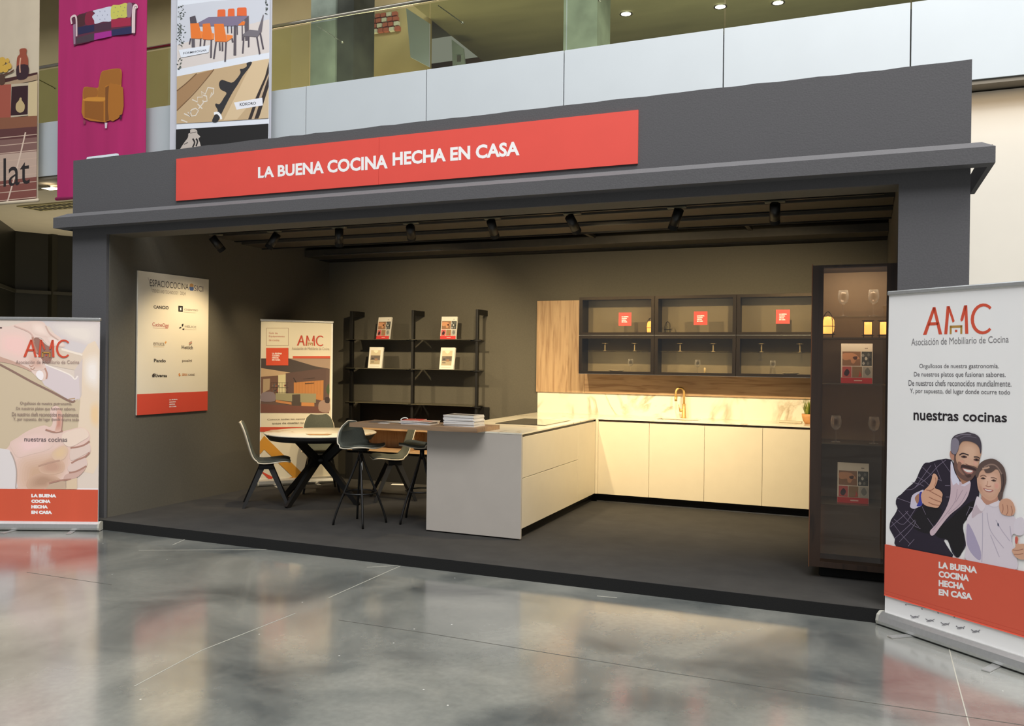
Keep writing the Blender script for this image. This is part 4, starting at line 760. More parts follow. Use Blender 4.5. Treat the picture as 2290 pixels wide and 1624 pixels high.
# ================================================================== kitchen
PF, PX0, PX1, KF = .887, 3.37, 4.295, 3.08           # peninsula front, sides, face of the wall run
CT = 1.022
pen = thing('kitchen_peninsula', 'cream peninsula cabinet with wide drawers under the marble worktop', 'cabinet', ((PX0 + PX1) / 2, 2, P0))
mb = MB(); mb.box(PX0 + .02, PX1 - .022, PF + .03, 3.70, .16, .985, BLACKM); mb.build('carcass', pen)
mb = MB(); mb.box(PX0, PX1, PF, PF + .025, P0 + .012, CT - .014, GREIGE, .002); mb.build('end_panel', pen)
mb = MB(); mb.box(PX0, PX0 + .018, PF + .03, 3.70, P0 + .012, CT - .014, GREIGE); mb.build('back_panel', pen)
for (a, b_, z0, z1) in ((PF + .03, 2.455, .628, .985), (PF + .03, 2.455, .188, .624), (2.459, KF - .008, .188, .985)):
    mb = MB(); mb.box(PX1 - .02, PX1, a, b_, z0, z1, CREAM, .002); mb.build('drawer_front', pen)
mb = MB(); mb.box(PX0 + .05, PX1 - .06, PF + .06, 3.6, P0, .165, BLACKM); mb.box(PX1 - .06, PX1, KF + .07, 3.6, P0, .165, BLACKM); mb.build('plinth', pen)
mb = MB(); mb.box(PX1 - .03, PX1 - .012, PF + .03, KF, .985, CT - .014, BLACK); mb.build('grip_channel', pen)
run = thing('kitchen_base_cabinet', 'cream base cabinets with sink along the back wall', 'cabinet', (5.5, 3.4, P0))
mb = MB(); mb.box(PX1 + .03, 6.66, KF + .025, 3.70, .16, .985, BLACKM); mb.build('carcass', run)
dx = [PX1 + .03, 4.897, 5.487, 6.076, 6.66]
for a, b_ in zip(dx, dx[1:]): mb = MB(); mb.box(a + .0015, b_ - .0015, KF, KF + .02, .186, .985, CREAM, .002); mb.build('door', run)
mb = MB(); mb.box(PX1 + .0005, PX1 + .03, KF - .006, KF + .02, .186, 1.008, CREAM); mb.build('corner_filler', run)
mb = MB(); mb.box(PX1 + .002, 6.66, KF + .07, 3.6, P0, .165, BLACKM); mb.box(PX1 + .002, 6.66, KF + .066, KF + .07, P0, P0 + .012, ALU); mb.build('plinth', run)
mb = MB(); mb.box(PX1, 6.66, KF + .012, KF + .03, .985, CT - .014, WOODD); mb.build('grip_channel', run)
# worktop with a cut-out for the sink
sx0, sx1, sy0, sy1 = 4.93, 5.38, 3.26, 3.56
mb = MB()
for bx in ((PX0, PX1 + .003, PF - .002, KF - .003), (PX0, sx0, KF - .003, WY - .012), (sx1, 6.66, KF - .003, WY - .012), (sx0, sx1, KF - .003, sy0), (sx0, sx1, sy1, WY - .012)): mb.box(*bx, CT - .013, CT, MARB)
tag(mb.build('worktop'), 'thin cream marble worktop running over peninsula and wall cabinets', 'worktop')
sk = thing('kitchen_sink', 'undermounted sink cut into the marble worktop below the brass tap', 'sink', (5.15, 3.41, .83))
mb = MB(); M_ = mat('beige_sink', (170, 160, 136), .35)
mb.box(sx0, sx1, sy0, sy1, .83, .84, M_); mb.box(sx0, sx0 + .008, sy0, sy1, .83, CT - .014, M_); mb.box(sx1 - .008, sx1, sy0, sy1, .83, CT - .014, M_); mb.box(sx0, sx1, sy0, sy0 + .008, .83, CT - .014, M_); mb.box(sx0, sx1, sy1 - .008, sy1, .83, CT - .014, M_); mb.build('bowl', sk)
mb = MB(); mb.lathe([(0, 0), (.04, 0), (.045, .006), (.03, .01), (0, .008)], (5.15, 3.41, .84), BRASS, 16); mb.build('drain', sk)
mb = MB(); mb.box(PX0 - .008, 6.66, WY - .012, WY - .001, CT, 1.27, MARB); tag(mb.build('splashback'), 'cream veined marble splashback behind the tap', 'splashback')
mb = MB(); mb.box(3.352, 3.962, 3.685, WY - .001, 1.272, 2.375, WOODV); tag(mb.build('oak_wall_panel'), 'tall upright oak veneer board on the wall left of the glass cabinets', 'wall panel')
mb = MB(); mb.box(3.965, 6.66, 3.685, WY - .001, 1.272, 1.62, WOODH); tag(mb.build('oak_wall_panel'), 'low level oak veneer board between glass cabinets and splashback', 'wall panel')
mb = MB(); q = [on(1110, 948.4, 'z', CT), on(1171, 937, 'z', CT), on(1275, 941.7, 'z', CT), on(1220, 952.8, 'z', CT)]
mb.box(3.66, 4.185, 1.76, 2.54, CT + .0005, CT + .006, mat('black_ceramic_glass', (16, 15, 14), .06, coat=1), .002); tag(mb.build('induction_hob'), 'black glass induction hob set in the marble of the peninsula', 'hob')
# tap
tp = thing('kitchen_tap', 'tall brass swan neck tap behind the sink', 'tap', (5.16, 3.63, CT))
mb = MB(); x, y = 5.16, 3.63; mb.lathe([(0, 0), (.028, 0), (.028, .008), (.022, .012), (.022, .10), (.019, .105), (.019, .16), (0, .16)], (x, y, CT), BRASS)
pts = [(x, y, CT + .1), (x, y, CT + .29)] + [(x - (.05 - .05 * math.cos(a)) * .8, y - (.05 - .05 * math.cos(a)) * .6, CT + .29 + .05 * math.sin(a)) for a in [math.pi * k / 8 for k in range(1, 9)]]
e = pts[-1]; pts.append((e[0], e[1], e[2] - .07)); mb.tube(pts, .0125, BRASS, 12); mb.build('body', tp)
mb = MB(); mb.tube([(e[0], e[1], e[2] - .05), (e[0], e[1], e[2] - .10)], .0155, BRASS, 12); mb.build('spray_head', tp)
mb = MB(); mb.tube([(x, y, CT + .085), (x - .045, y - .02, CT + .085)], .018, BRASS, 12); mb.tube([(x - .045, y - .02, CT + .085), (x - .055, y - .024, CT + .15)], .005, BRASS, 8); mb.build('lever', tp)
# tray and potted plant
mb = MB(); mb.box(6.20, 6.43, 3.46, 3.60, CT + .001, CT + .016, mat('white_slate', (214, 202, 176), .5, noise=.05), .003); tag(mb.build('serving_slab'), 'small flat stone slab lying on the worktop near the potted herb', 'slab')
pt = thing('potted_herb', 'green spiky herb in a round terracotta bowl at the right end of the worktop', 'potted plant', (6.50, 3.42, CT))
mb = MB(); mb.lathe([(0, .001), (.035, .001), (.052, .03), (.065, .07), (.07, .105), (.062, .105), (.055, .07), (.03, .05), (0, .05)], (6.50, 3.42, CT), mat('terracotta', (206, 150, 96), .6, noise=.06, scale=30)); mb.build('pot', pt)
mb = MB(); mb.lathe([(0, .09), (.06, .09)], (6.50, 3.42, CT), mat('soil', (52, 38, 26), .95)); mb.build('soil', pt)
mb = MB(); random.seed(11)
for k in range(70):
    a = random.uniform(0, 6.28); r = random.uniform(0, .04); h = random.uniform(.08, .2); o_ = random.uniform(.01, .06)
    p0 = Vector((6.5 + r * math.cos(a), 3.42 + r * math.sin(a), CT + .09)); p2 = p0 + Vector((o_ * math.cos(a), o_ * math.sin(a), h)); p1 = (p0 + p2) / 2 + Vector((0, 0, .02)); sd = Vector((-math.sin(a), math.cos(a), 0)) * .004
    mb.faces([p0 - sd, p0 + sd, p1 - sd, p1 + sd, p2], [(0, 1, 3, 2), (2, 3, 4)], mat('herb_leaf', (104, 122, 44), .6) if k % 3 else mat('herb_leaf_light', (158, 160, 70), .6))
mb.build('foliage', pt)

# ---- glass wall cabinets
CABI = mat('cabinet_interior', (152, 147, 132), .6, noise=.02, scale=5); FRM = mat('bronze_door_frame', (50, 44, 37), .4, .4, noise=.04, scale=40)
cx = [3.995, 4.875, 5.762, 6.65]; zc0, zc1, zd = 1.510, 2.38, 1.945; CY = 3.355
for i, (a, b_) in enumerate(zip(cx, cx[1:])):
    t = thing('glass_wall_cabinet', ['left glass wall cabinet beside the oak board, smoked doors, red sticker', 'middle glass wall cabinet with smoked doors and red sticker above the brass tap', 'right glass wall cabinet with smoked doors and red sticker beside the tall vitrine'][i], 'wall cabinet', ((a + b_) / 2, 3.5, zc0), 0, 'smoked glass wall cabinets')
    mb = MB(); T = .016
    mb.box(a, a + T, CY + .03, 3.683, zc0, zc1, BLACK); mb.box(b_ - T, b_, CY + .03, 3.683, zc0, zc1, BLACK); mb.box(a, b_, CY + .03, 3.683, zc0, zc0 + T, BLACK); mb.box(a, b_, CY + .03, 3.683, zc1 - T, zc1, BLACK)
    mb.build('carcass', t)
    mb = MB(); mb.box(a + T, b_ - T, 3.67, 3.68, zc0 + T, zc1 - T, CABI); mb.build('back_panel', t)
    for z in (zd, 1.765): mb = MB(); mb.box(a + T, b_ - T, CY + .045, 3.665, z - .005, z + .003, SHELFG if z < 1.9 else mat('shelf_board', (96, 90, 76), .4)); mb.build('shelf', t)
    for z0, z1 in ((zc0 - .004, zd - .003), (zd + .003, zc1 + .004)):
        mb = MB(); f_ = .040
        for bx in ((a + .002, a + f_, z0, z1), (b_ - f_, b_ - .002, z0, z1), (a + f_, b_ - f_, z0, z0 + f_ * .8), (a + f_, b_ - f_, z1 - f_ * .8, z1)): mb.box(bx[0], bx[1], CY + .006, CY + .026, bx[2], bx[3], FRM)
        mb.box(a + .002, b_ - .002, CY + .001, CY + .006, z0 - .002, z0 + .001, ALU)
        d = mb.build('door', t)
        mb = MB(); mb.box(a + .002, b_ - .002, CY, CY + .005, z0, z1, SMOKE); mb.build('door_glass', d)
for a, b_ in zip(cx, cx[1:]):  # unseen fill lights added to brighten the cabinet interiors
    for z_ in (zc1 - .03, 1.755):
        l = bpy.data.lights.new('cabinet_fill', 'AREA'); l.shape = 'RECTANGLE'; l.size = b_ - a - .15; l.size_y = .015; l.energy = .7; l.color = (1, .86, .64)
        o = bpy.data.objects.new('cabinet_fill', l); COL.objects.link(o); o.location = ((a + b_) / 2, CY + .06, z_); o.rotation_euler = (math.radians(20), 0, 0)
def stickr(px0, py0, px1, py1, lab):
    p = on(px0, py1, 'y', CY - .002); q = on(px1, py0, 'y', CY - .002); t = thing('square_sticker', lab, 'sticker', (p.x, CY, p.z), 0, 'red square stickers on the wall cabinet doors')
    mb = MB(); mb.box(p.x, q.x, CY - .0015, CY - .0005, p.z, q.z, mat('sticker_red', (236, 62, 52), .5)); mb.build('film', t)
    b = Board((p.x, CY - .0017, 0), (1, 0, 0)); w_ = px1 - px0
    for i, (t_, x) in enumerate((('LA BUENA', .78), ('COCINA', .66), ('HECHA', .6), ('EN CASA', .68))): y = py0 + (py1 - py0) * (.28 + i * .13); b.text(t_, px0 + w_ * .24, y, px0 + w_ * x, y + (py1 - py0) * .09, WHITEL, .05)
    b.done('lettering', t)
stickr(1383.5, 699, 1412, 728.5, 'red square sticker on the left glass cabinet'); stickr(1551.5, 696.5, 1582, 727, 'red square sticker on the middle glass cabinet'); stickr(1735, 692.5, 1766.5, 724, 'red square sticker on the right glass cabinet')
# wine glasses
def wineglass(lab, loc, group, s=1.0):
    t = thing('wine_glass', lab, 'wine glass', loc, 0, group); mb = MB()
    mb.lathe([(.010 * s, .095 * s), (.030 * s, .11 * s), (.040 * s, .14 * s), (.040 * s, .165 * s), (.033 * s, .205 * s), (.0315 * s, .205 * s), (.0385 * s, .165 * s), (.0385 * s, .14 * s), (.028 * s, .112 * s), (.006 * s, .099 * s)], (0, 0, 0), WINE, 28, False); mb.build('bowl', t, True)
    mb = MB(); mb.lathe([(.034 * s, .0005), (.034 * s, .002), (.008 * s, .006), (.0042 * s, .02), (.004 * s, .08 * s), (.009 * s, .098 * s)], (0, 0, 0), WINE, 20); mb.build('stem', t, True)
    return t
def atw(px, py, y): p = on(px, py, 'y', y); return (p.x, p.y, p.z)
g0 = None
for i, px in enumerate((1410, 1560, 1728)):
    p = on(px, 820, 'y', 3.5); l = ['wine glass on the floor of the left glass cabinet', 'wine glass on the floor of the middle glass cabinet', 'wine glass on the floor of the right glass cabinet'][i]
    if g0 is None: g0 = wineglass(l, (p.x, 3.5, zc0 + .0165), 'wine glasses in the wall cabinets', .75)
    else: dup(g0, (p.x, 3.5, zc0 + .0165), 0, l)
c0 = None; PD = mat('frosted_white_glass', (196, 188, 166), .3)
for i, px in enumerate((1353, 1419, 1521, 1595, 1703, 1789)):
    p = on(px, 780, 'y', 3.5); l = ['left cabinet, left one of its two', 'left cabinet, right one of its two', 'middle cabinet, left one of its two', 'middle cabinet, right one of its two', 'right cabinet, left one of its two', 'right cabinet, right one of its two'][i]
    l = 'small white pedestal stand on the shelf of the ' + l
    if c0 is None:
        c0 = thing('pedestal_stand', l, 'stand', (p.x, 3.5, 1.7685), 0, 'small pedestal stands in the wall cabinets'); mb = MB(); mb.lathe([(0, .087), (.036, .087), (.036, .093), (0, .093)], (0, 0, 0), PD, 20); mb.build('plate', c0, True)
        mb = MB(); mb.lathe([(0, 0), (.024, 0), (.022, .004), (.007, .01), (.007, .08), (.012, .087), (0, .087)], (0, 0, 0), PD, 16); mb.build('stem', c0, True)
    else: dup(c0, (p.x, 3.5, 1.7685), 0, l)
for px, l in ((1377, 'white shallow plate on the floor of the left glass cabinet'), (1768, 'white shallow plate on the floor of the right glass cabinet')):
    p = on(px, 828, 'y', 3.5); mb = MB(); mb.lathe([(0, .001), (.05, .001), (.085, .02), (.09, .026), (.083, .023), (.05, .006), (0, .006)], (p.x, 3.52, zc0 + .017), mat('white_china', (236, 232, 220), .2), 28); tag(mb.build('plate'), l, 'plate')
mb = MB(); p = on(1576, 838, 'y', 3.45); mb.lathe([(0, 0), (.011, 0), (.011, .06), (.004, .068), (0, .068)], (p.x, 3.45, zc0 + .017), mat('ivory_wax', (236, 220, 180), .4), 14); tag(mb.build('candle'), 'short ivory candle on the floor of the middle glass cabinet', 'candle')
# solid glowing lanterns standing in for reflections in the cabinet glass
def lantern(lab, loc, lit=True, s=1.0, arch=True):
    t = thing('lantern_reflection', lab, 'lamp', loc, 0, 'lantern reflections built as solids'); mb = MB()
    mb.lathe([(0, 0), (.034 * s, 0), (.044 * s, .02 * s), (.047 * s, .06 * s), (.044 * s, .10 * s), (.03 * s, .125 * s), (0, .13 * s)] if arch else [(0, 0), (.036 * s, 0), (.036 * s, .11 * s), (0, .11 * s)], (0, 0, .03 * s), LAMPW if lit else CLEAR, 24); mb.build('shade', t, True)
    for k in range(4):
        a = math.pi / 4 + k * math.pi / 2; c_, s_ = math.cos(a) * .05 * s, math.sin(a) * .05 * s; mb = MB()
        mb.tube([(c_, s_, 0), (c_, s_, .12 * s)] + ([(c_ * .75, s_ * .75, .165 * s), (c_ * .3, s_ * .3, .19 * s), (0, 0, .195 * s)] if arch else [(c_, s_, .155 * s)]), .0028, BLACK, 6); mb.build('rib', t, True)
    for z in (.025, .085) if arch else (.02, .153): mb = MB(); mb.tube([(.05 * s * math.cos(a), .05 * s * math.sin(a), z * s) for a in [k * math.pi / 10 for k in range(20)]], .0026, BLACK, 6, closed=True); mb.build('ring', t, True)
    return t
for k, (px, y, z, l) in enumerate([(1463, 3.45, zd + .0035, 'reflected lit basket lantern, built solid at the seam between left and middle glass cabinets')]):
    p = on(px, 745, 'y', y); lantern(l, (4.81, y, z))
p = on(1493, 745, 'y', 3.5); lantern('reflected unlit basket lantern, built solid in the middle glass cabinet, beside the lit one', (p.x, 3.5, zd + .0035), False, .8)

# ---- tall vitrine at the front right
VX0, VX1, VY, VZ0, VZ1, VB = 6.668, 7.230, .66, .172, 2.372, 1.06
vt = thing('display_cabinet', 'tall narrow dark walnut display cabinet with glass door at the front right', 'display cabinet', ((VX0 + VX1) / 2, .85, P0))
mb = MB(); T = .02; mb.box(VX0, VX0 + T, VY + .022, VB, VZ0, VZ1, WOODD); mb.box(VX1 - T, VX1, VY + .022, VB, VZ0, VZ1, WOODD); mb.box(VX0, VX1, VY + .022, VB, VZ0, VZ0 + T, WOODD); mb.box(VX0, VX1, VY + .022, VB, VZ1 - T, VZ1, WOODD); mb.build('carcass', vt)
mb = MB(); mb.box(VX0 + T, VX1 - T, VB - .012, VB - .002, VZ0 + T, VZ1 - T, mat('taupe_back_panel', (150, 132, 108), .6, noise=.02)); mb.build('back_panel', vt)
mb = MB(); mb.box(VX0 + .06, VX1 - .01, VY + .06, VB - .03, P0, VZ0, BLACKM, .02); mb.build('plinth', vt)
mb = MB(); mb.box(VX0, VX0 + .075, VY, VY + .02, VZ0, VZ1, WOODD); mb.box(VX1 - .066, VX1, VY, VY + .02, VZ0, VZ1, WOODD); mb.box(VX0 + .075, VX1 - .066, VY, VY + .02, VZ0, VZ0 + .04, WOODD); mb.box(VX0 + .075, VX1 - .066, VY, VY + .02, VZ1 - .016, VZ1, WOODD); dr = mb.build('door', vt)
mb = MB(); mb.box(VX0 + .075, VX1 - .066, VY + .006, VY + .011, VZ0 + .04, VZ1 - .016, VITG); mb.build('door_glass', dr)
mb = MB(); mb.box(VX0 - .006, VX0 - .0005, VY, VY + .02, VZ0 - .005, VZ1 + .01, mat('copper_edge', (126, 84, 56), .4, .4)); mb.build('edge_strip', dr)
SHZ = (1.847, 1.513, 1.077, .635)
for z in SHZ: mb = MB(); mb.box(VX0 + T, VX1 - T, VY + .04, VB - .015, z - .008, z, mat('smoky_shelf', (92, 82, 66), .25)); mb.build('shelf', vt)
mb = MB(); mb.box(VX0 + T, VX1 - T, VY + .145, VB - .015, 2.002, 2.007, CLEAR); mb.build('glass_shelf', vt)
mb = MB(); mb.box(VX0 + T + .002, VX0 + T + .010, VB - .03, VB - .016, VZ0 + .03, VZ0 + .5, mat('warm_led_strip', (255, 190, 110), .5, emit=(255, 180, 100), es=1.2)); mb.build('led_strip', vt)
for x_ in (VX0 + .045, VX1 - .045): mb = MB(); mb.box(x_ - .004, x_ + .004, VY + .026, VY + .034, 1.1, 2.33, mat('warm_led_strip_front', (255, 205, 150), .5, emit=(255, 205, 150), es=7)); mb.build('led_strip', vt)
for z_, p_ in ((VZ1 - .03, 2), (1.83, .3), (1.06, .05), (.62, .1)):  # unseen fill lights added to brighten the vitrine shelves
    l = bpy.data.lights.new('shelf_fill', 'AREA'); l.shape = 'RECTANGLE'; l.size = .4; l.size_y = .02; l.energy = p_; l.color = (1, .80, .58)
    o = bpy.data.objects.new('shelf_fill', l); COL.objects.link(o); o.location = (6.95, VY + .075, z_); o.rotation_euler = (math.radians(25), 0, 0)
gg = None
for px, py, z, l in ((1885, 725, 2.0075, 'wine glass on the top glass shelf of the tall display cabinet, left one'), (1953, 725, 2.0075, 'wine glass on the top glass shelf of the tall display cabinet, right one'),
                     (1869, 985, 1.0775, 'wine glass on the middle shelf of the tall display cabinet, left one'), (1954, 988, 1.0775, 'wine glass on the middle shelf of the tall display cabinet, right one')):
    p = on(px, py, 'y', .8 if z < 1.5 else .86); l_ = (p.x, .8 if z < 1.5 else .86, z)
    if gg is None: gg = wineglass(l, l_, 'wine glasses in the tall display cabinet', .95)
    else: dup(gg, l_, 0, l)
for px, l, ar in ((1851, 'reflected lit basket lantern, built solid at the left inside the tall display cabinet', True), (1941, 'reflected lit cylindrical lantern, built solid in the tall display cabinet below the right wine glass', False), (1976, 'reflected lit cylindrical lantern, built solid at the right edge inside the tall display cabinet', False)):
    p = on(px, 745, 'y', .75); lantern(l, (max(p.x, VX0 + .078), .75, 1.8475), True, .98 if ar else .8, ar)  # solid stand-ins for lanterns reflected in the door glass

# ---- oak bar top, magazines
z0 = CT + .001; z1 = z0 + .038
q = [on(787, 949, 'z', z1), on(1069.3, 959.5, 'z', z1), on(1118.6, 951.3, 'z', z1), on(849, 940.2, 'z', z1)]
bx0, bx1 = 2.66, 3.945; by0, by1 = .70, 1.15
mb = MB(); mb.prism([(bx0, by0, z0), (bx1, by0 + .02, z0), (bx1 + .02, by1 + .02, z0), (bx0 - .01, by1, z0)], (0, 0, z1 - z0), WOODT); tag(mb.build('oak_bar_top'), 'greyed oak bar top laid across the front end of the peninsula', 'bar top')
def magazine(lab, x, y, z, w_, d_, h_, rz, cover, group, cat='magazine', cov2=None):
    t = thing('magazine', lab, cat, (x, y, z), rz, group); mb = MB(); mb.box(-w_ / 2 + .001, w_ / 2 - .001, -d_ / 2 + .001, d_ / 2 - .001, .0006, h_ - .0004, PAPER); mb.build('pages', t, True)
    mb = MB(); mb.box(-w_ / 2, w_ / 2, -d_ / 2, d_ / 2, h_ - .0004, h_, cover); mb.box(-w_ / 2, w_ / 2, -d_ / 2, d_ / 2, 0, .0006, cover); mb.box(-w_ / 2 - .0006, -w_ / 2, -d_ / 2, d_ / 2, 0, h_, cover)
    if cov2: mb.box(-w_ / 2 + .02, w_ / 2 - .02, -d_ / 2 + .03, d_ / 2 - .08, h_, h_ + .0002, cov2)
    mb.build('cover', t, True); return t
pc = on(1061, 957, 'z', z1); MX, MY = 3.72, .93
hh = [.009, .009, .009, .0085, .0085, .0085, .0085, .0085, .0085, .0085, .008]; zz = z1 + .0005; GP_ = 'magazines in the tall stack on the bar top'; random.seed(2)
ords = ['bottom', 'second from bottom', 'third from bottom', 'fourth from bottom', 'fifth from bottom', 'middle', 'fifth from top', 'fourth from top', 'third from top', 'second from top', 'top']
for i, h in enumerate(hh):
    magazine('thick white catalogue, %s of the tall stack on the oak bar top' % ords[i], MX + random.uniform(-.006, .006), MY + random.uniform(-.006, .006), zz, .30, .22, h, random.uniform(-.03, .03), mat('white_cover', (228, 228, 232), .4) if i < 10 else mat('pale_cover', (206, 200, 190), .35), GP_, cov2=mat('grey_cover_picture', (92, 84, 76), .4) if i == 10 else None); zz += h + .0004
GP_ = 'loose brochures on the bar top'; zz = z1 + .0005
for i, (x, y, rz, c_) in enumerate([(3.29, .90, .05, (224, 224, 232)), (3.28, .91, .02, (226, 222, 226)), (3.27, .90, .08, (226, 226, 230)), (3.29, .915, .05, (230, 226, 224)), (3.30, .90, .0, (216, 196, 176)), (3.22, .91, .1, (206, 60, 54))]):
    magazine('brochure, %s in the low red and white pile on the bar top' % ['lowest', 'second lowest', 'third lowest', 'third highest', 'second highest', 'topmost'][i], x, y, zz, .29 if i < 5 else .17, .20, .0055, rz, mat('brochure_cover', c_, .4), GP_, 'brochure', cov2=mat('brochure_picture', (196, 120, 92), .4)); zz += .0062
GP_ = 'flat leaflets on the left part of the bar top'
for i, (x, y, rz, c_) in enumerate([(2.86, .93, .3, (92, 84, 80)), (3.02, .98, -.2, (206, 196, 180)), (2.97, .80, .05, (236, 234, 230))]):
    magazine(['dark leaflet lying flat on the left end of the bar top', 'beige leaflet lying flat in the middle of the bar top', 'small white card at the front edge of the bar top'][i], x, y, z1 + .0005 + .0022 * i * (i < 2), [.2, .2, .1][i], [.2, .18, .05][i], .002, rz, mat('leaflet', c_, .4), GP_, 'leaflet')
mb = MB(); mb.tube([(3.02 + .035 * math.cos(a), 1.08 + .02 * math.sin(a), z1 + .02 + .015 * math.sin(a)) for a in [k * math.pi / 8 for k in range(13)]], .005, PAPER, 8); mb.box(3.0, 3.04, 1.05, 1.1, z1, z1 + .006, PAPER); tag(mb.build('tape_roll'), 'small white curled strip at the back edge of the bar top', 'strip')

# ================================================================== black shelving unit
sh = thing('shelving_unit', 'black metal shelving unit with three uprights fixed to the back wall', 'shelving unit', (1.78, 3.5, P0))
UX = (.881, 1.786, 2.68); UY = 3.43
for i, x in enumerate(UX):
    mb = MB(); w_ = .045 if i == 0 else .032; mb.box(x - w_, x, UY, UY + .045, P0, 2.268, BLACK, .003); mb.build('upright', sh)
    mb = MB(); mb.box(x - w_, x, UY + .045, WY - .001, 2.20, 2.268, BLACK, .003); mb.build('wall_arm', sh)
for z in (1.898, 1.524, 1.083):
    for a, b_ in ((UX[0] - .06, UX[1] - .035), (UX[1] + .0, UX[2] - .034)):
        mb = MB(); mb.box(a, b_, UY - .05, UY - .002 + .32 - .05, z - .004, z + .004, mat('grey_shelf_board', (84, 80, 66), .35)); mb.build('shelf', sh)
    for x in UX:
        mb = MB(); mb.box(x - .09, x + .05, UY - .02, UY - .001, z - .018, z - .005, BLACK); mb.build('bracket', sh)
for i, (a, b_) in enumerate(((.885, 1.79), (1.80, 2.70))):
    y0, y1 = 3.33, 3.70; mb = MB()
    mb.box(a, b_, y0, y1, .47, .495, WOODH); mb.box(a, b_, y0, y1, .745, .77, WOODH); mb.box(a, a + .022, y0, y1, .495, .745, WOODH); mb.box(b_ - .022, b_, y0, y1, .495, .745, WOODH); t = mb.build('oak_box', sh); t['label'] = 'open oak box'
    mb = MB(); mb.box(a + .022, b_ - .022, y1 - .012, y1, .495, .745, WOODV); mb.build('back_panel', t)
mb = MB(); mb.box(.84, 2.72, 3.36, 3.71, P0, .47, BLACKM); mb.build('plinth', sh)
mb = MB(); mb.box(.84, 2.72, 3.695, 3.715, .77, 1.06, BLACKM); mb.build('shadow_board', sh)  # black sheet standing in for the lowest shelf's shadow on the wall
# catalogues standing on it
def book(lab, loc, rz, kind, tilt=.17, s=1.0, group='catalogues standing on show'):
    t = thing('catalogue', lab, 'catalogue', loc, rz, group); w_, h_, d_ = .205 * s, .285 * s, .022
    R_ = Matrix.Rotation(-tilt, 4, 'X')
    def fin(mb, n): mb.bm.transform(R_); mb.build(n, t, True)
    mb = MB(); mb.box(-w_ / 2 + .002, w_ / 2, .001, d_ - .001, .003, h_ - .002, PAPER); fin(mb, 'pages')
    wc = mat('catalogue_cover', (232, 226, 214), .35, noise=.01)
    mb = MB(); mb.box(-w_ / 2, w_ / 2 + .002, -.001, .001, 0, h_, wc); mb.box(-w_ / 2, w_ / 2 + .002, d_ - .001, d_ + .001, 0, h_, wc); mb.box(-w_ / 2 - .001, -w_ / 2 + .001, -.001, d_ + .001, 0, h_, wc); fin(mb, 'cover')
    mb = MB(); k = [0]
    def r(x0, z0, x1, z1, c): k[0] += 1; mb.faces([(-w_ / 2 + x * w_, -.0011 - .0001 * k[0], z * h_) for x, z in ((x0, z0), (x1, z0), (x1, z1), (x0, z1))], [(0, 1, 2, 3)], mat('cover_ink', c, .35))
    def pg(pts, c): k[0] += 1; p_ = smooth(pts, 3); mb.faces([(-w_ / 2 + x * w_, -.0011 - .0001 * k[0], z * h_) for x, z in p_], [list(range(len(p_)))], mat('cover_ink', c, .35))
    if kind == 0:
        r(.04, .44, .63, .80, (150, 112, 84)); pg([(.05, .74), (.25, .76), (.45, .74), (.6, .62), (.5, .6), (.42, .5), (.33, .52), (.3, .6), (.15, .58), (.05, .62)], (206, 150, 112)); pg([(.38, .66), (.52, .68), (.5, .6), (.42, .6)], (84, 52, 40))
        r(.66, .44, .99, .80, (74, 76, 74))
        for a, b_, c_ in ((.7, .7, (150, 152, 150)), (.8, .62, (196, 196, 190)), (.72, .5, (186, 186, 182)), (.88, .72, (112, 116, 112)), (.86, .5, (120, 122, 118)), (.93, .6, (44, 46, 46))): pg([(a - .04, b_), (a, b_ - .04), (a + .05, b_), (a, b_ + .05)], c_)
        r(.04, .15, .34, .42, (196, 92, 88)); pg([(.1, .22), (.2, .18), (.28, .28), (.2, .36), (.12, .3)], (60, 36, 44)); r(.36, .15, .68, .42, (150, 120, 86)); pg([(.56, .16), (.6, .25), (.58, .32), (.66, .2)], (196, 76, 56)); r(.70, .15, .99, .42, (176, 174, 166)); pg([(.76, .3), (.86, .4), (.95, .28), (.85, .2)], (120, 122, 118))
        r(0, 0, 1.0, .14, (206, 58, 58)); r(.42, .055, .68, .085, (238, 200, 196)); r(.76, .87, .86, .89, (150, 140, 130))
    else:
        r(.12, .18, .84, .86, (176, 160, 128)); r(.12, .62, .84, .86, (206, 190, 156)); r(.14, .38, .84, .60, (104, 88, 76)); r(.2, .42, .38, .5, (44, 38, 34)); r(.46, .36, .66, .46, (150, 110, 76)); r(.18, .28, .42, .31, (52, 46, 40)); pg([(.3, .84), (.5, .72), (.66, .84)], (236, 226, 196))
        for k_ in range(6): r(.42 + k_ * .06, .46, .44 + k_ * .06, .6, (64, 56, 52))
        r(.14, .08, .8, .10, (196, 188, 166))
    fin(mb, 'cover_print'); return t
def bkat(px, y): return on(px, 800, 'y', y).x
book('catalogue with photo tiles and red foot on the top shelf, left bay', (bkat(855, 3.42), 3.42, 1.9025), -.12, 0)
book('catalogue with photo tiles and red foot on the top shelf, right bay', (bkat(1001, 3.42), 3.42, 1.9025), .08, 0)
book('catalogue with a kitchen photo on the second shelf, left bay', (bkat(838, 3.42), 3.42, 1.5285), .05, 1, s=.96)
book('catalogue with a kitchen photo on the second shelf, right bay', (bkat(998, 3.42), 3.42, 1.5285), -.02, 1, s=.96)
book('catalogue with photo tiles and red foot on the upper shelf of the tall display cabinet', (6.972, .78, 1.5135), .04, 0, .12, 1.03)
book('catalogue with photo tiles and red foot on the lower shelf of the tall display cabinet', (6.958, .78, .6355), .04, 0, .12, 1.03)
# acrylic stands? small white card on the floor
mb = MB(); mb.box(-.09, .09, -.05, .05, 0, .002, PAPER); o = mb.build('paper_card'); o.location = (1.72, 3.22, P0 + .0015); o.rotation_euler = (0, 0, .35); tag(o, 'small white card lying on the carpet near the shelving', 'card')

